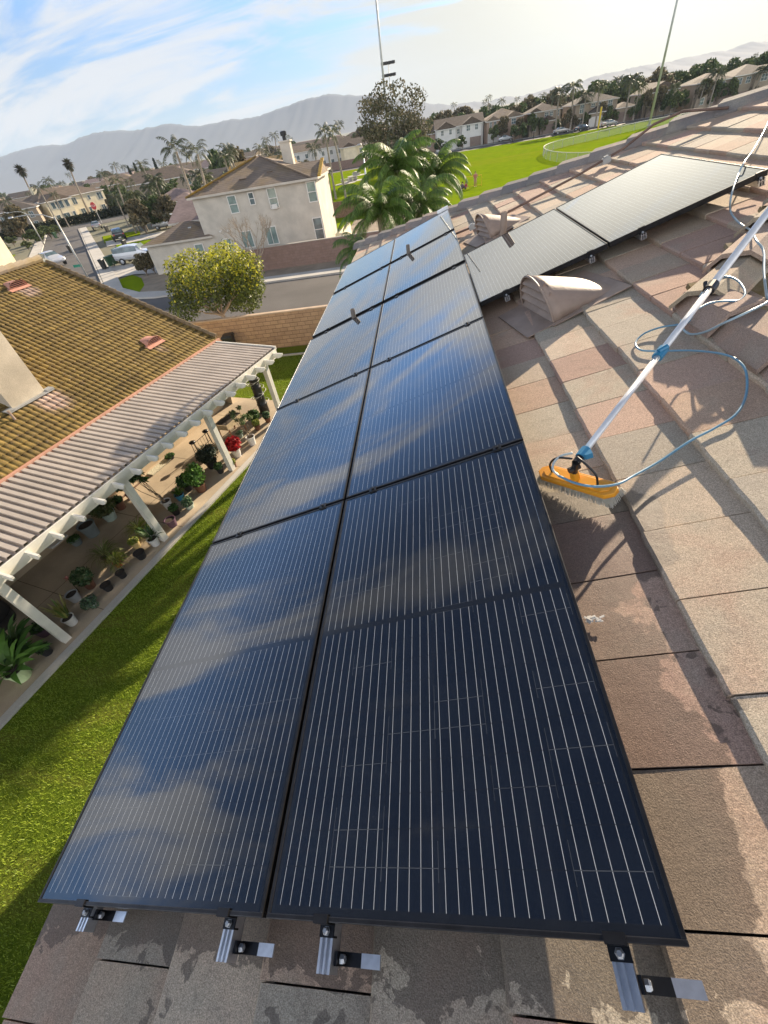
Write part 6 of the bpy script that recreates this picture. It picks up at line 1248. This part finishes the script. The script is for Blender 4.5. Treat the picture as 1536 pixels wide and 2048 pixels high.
# cream house at the left edge by the driveway
p = gp(-50, 556); H3 = make_house('corner_house', (p.x-12.5, p.y-3, 0), R(-4), 'cream house with tall pillar at the left photo edge', [(0, 12, 0, 12, 5.6, 'hip', .36), (9, 13.4, -2, 5, 3.0, 'hip', .3)], [(11, 1.7, 1.2, 1.4, -2.01, 'glass', 'trim', 1, 0), (10, 4.2, 1.2, 1.4, -.01, 'glass', 'trim', 1, 0)], [], 'stucco_cream', 'rf_tan', group=LG)
def clear(p):
    d = Vector((-43.5, 67)).normalized(); r = Vector((p.x, p.y))-Vector((-37, 46)); t_ = r.dot(d); off = abs(r.x*d.y-r.y*d.x)
    d2 = Vector((.81, .59)); r2 = Vector((p.x, p.y))-Vector((-84, 113)); off2 = abs(r2.x*d2.y-r2.y*d2.x); px_ = (p.x, p.y)
    inb = (p.x-A_.x)*(-math.sin(rzc))+(p.y-A_.y)*math.cos(rzc); along = (p.x-A_.x)*math.cos(rzc)+(p.y-A_.y)*math.sin(rzc)
    return off > 9 and off2 > 8 and not (-9 < inb < 13 and -2 < along < Wc+2)
GG = 'garden trees of the side street houses'; n_ = 0
while n_ < 96:
    px = qq.uniform(-30, 640); Y = 74+qq.random()**1.3*112; p = at(px, 388-px*.181, Y)
    if not clear(p) or (p.x > -47 and Y < 78) or (p.x > -26 and Y > 84): continue
    n_ += 1
    if qq.random() < .27: dup(qq.choice((pA, pB, pC, pD)), (p.x, Y, 0), qq.uniform(0, 6), 'palm in the gardens behind the side street', 'garden palms behind the side street', qq.uniform(.65, .95))
    else: gtree((p.x, Y, 0), qq.uniform(2.8, 6.6), 'dark green tree in the gardens behind the side street', GG, None, qq.uniform(.8, 1.3))
for i, (px, py, h) in enumerate(((30, 492, 2.0), (58, 500, 1.6), (88, 488, 2.4), (15, 505, 1.8), (120, 470, 2.2), (45, 470, 3.0), (8, 470, 3.4))):
    p = gp(px, py); gtree((p.x, p.y, 0), h, 'low sunlit garden bush left of the side street', 'low bushes left of the side street', 1, 1.3)
for k in range(60):
    Y = qq.uniform(185, 480); px = qq.uniform(-80, 860 if k < 44 else 1600)
    if px > 860: Y = qq.uniform(215, 420)
    p = at(px, 388-px*.181, Y); 
    mid_house(px, 388-px*.181, Y, qq.uniform(13, 18), 11, qq.choice((4.8, 5.2, 3.2)), 'far town house roof among the trees', qq.choice(('stucco_tan', 'stucco_tan', 'stucco_pink')), qq.choice(('rf_tan', 'rf_brown', 'rf_dark', 'rf_pink')), qq.uniform(-25, 35), qq.choice(('hip', 'gx')), False, group='far town houses', name='far_house')
# hedge along the end of the side street
b = MB(); V, Fq, t = leafcloud(9000, [(x, 0, .9, 2.2, .9, .95) for x in np.arange(-26, 26, 1.8)], .34, [(.02, .03, .015), (.035, .045, .02)], 90, .3, shell=.6)
hp = at(130, 462, 116.5); o = npmesh('hedge', V, Fq, K['leafdull'], t); o.location = (-86.5, 121.0, 0); o.rotation_euler = (0, 0, math.atan2(.61, .79)); tag(o, 'long dark clipped hedge in front of the cream house', 'hedge')

# ------------------------------------------------------------------ mountains and air
RID = [(-400, 385), (-250, 350), (-120, 330), (0, 313), (80, 290), (130, 289), (190, 262), (230, 262), (280, 259), (330, 247), (400, 252), (460, 240), (520, 232), (560, 215), (600, 200), (660, 188), (700, 190), (750, 190), (800, 199), (850, 205), (895, 210), (925, 205), (960, 203), (987, 200), (1009, 193), (1032, 194), (1055, 188), (1078, 184), (1100, 177), (1123, 170), (1169, 161), (1200, 149), (1263, 135), (1306, 128), (1346, 120), (1369, 114), (1396, 111), (1424, 103), (1452, 101), (1477, 90), (1502, 84), (1536, 82), (1620, 62), (1760, 50), (1900, 40)]
RP = [at(x, y, 5000) for x, y in RID]; xs_ = np.array([p.x for p in RP]); zs_ = np.array([p.z for p in RP]); X = np.linspace(xs_[0], xs_[-1], 520); Z = np.interp(X, xs_, zs_)
qn = np.random.default_rng(3)
def rough(n, sc_, amp): k = np.arange(n); o = np.zeros(n); 
rg = np.zeros(len(X))
for f, a in ((60, 4.0), (130, 4.5), (300, 3.5), (519, 2)): rg += a*np.interp(np.linspace(0, f, len(X)), np.arange(f+1), qn.uniform(-1, 1, f+1))
Z = Z+rg; yy = np.concatenate([np.linspace(3900, 5000, 26), [5250, 5700]]); V = []
sp = np.interp(np.linspace(0, 60, len(X)), np.arange(61), qn.uniform(.45, .55, 61)); sp2 = np.interp(np.linspace(0, 220, len(X)), np.arange(221), qn.uniform(-1, 1, 221))
for j, y in enumerate(yy):
    f = min((y-3900)/1100, 1); fall = 1 if y <= 5000 else (1-(y-5000)/700)
    sh = np.interp(X+ (f-.5)*260*np.sin(X/400), X, sp); h = Z*(f**(1.1+sh*1.3))*max(fall, 0)+sp2*5*math.sin(math.pi*f)*(f < 1)
    V.append(np.stack([X, np.full(len(X), y), np.where(f >= 1, h, np.minimum(h, Z*f**.5))-1], 1))
V = np.concatenate(V); nX = len(X); I = np.arange((len(yy)-1)*nX).reshape(-1, nX)[:, :-1].ravel(); o = npmesh('mountains', V, np.stack([I, I+1, I+nX+1, I+nX], 1), mat('mountain_scrub', (.035, .048, .066), .95, nz=(.004, .12, 8)), smooth=True); struct(o)
b = MB(); b.box((0, 2875, 174), (11300, 6100, 350.1)); o = b.build('haze', bpy.data.materials.new('haze')); o['kind'] = 'stuff'
m = o.data.materials[0]; m.use_nodes = True; t = NT(m.node_tree); t.n.clear(); out = t.new('ShaderNodeOutputMaterial'); v = t.new('ShaderNodeVolumePrincipled', {'Color': (.68, .80, .98, 1), 'Density': .00012, 'Anisotropy': 0.0}); t.l.new(v.outputs[0], out.inputs['Volume'])
o.visible_shadow = True
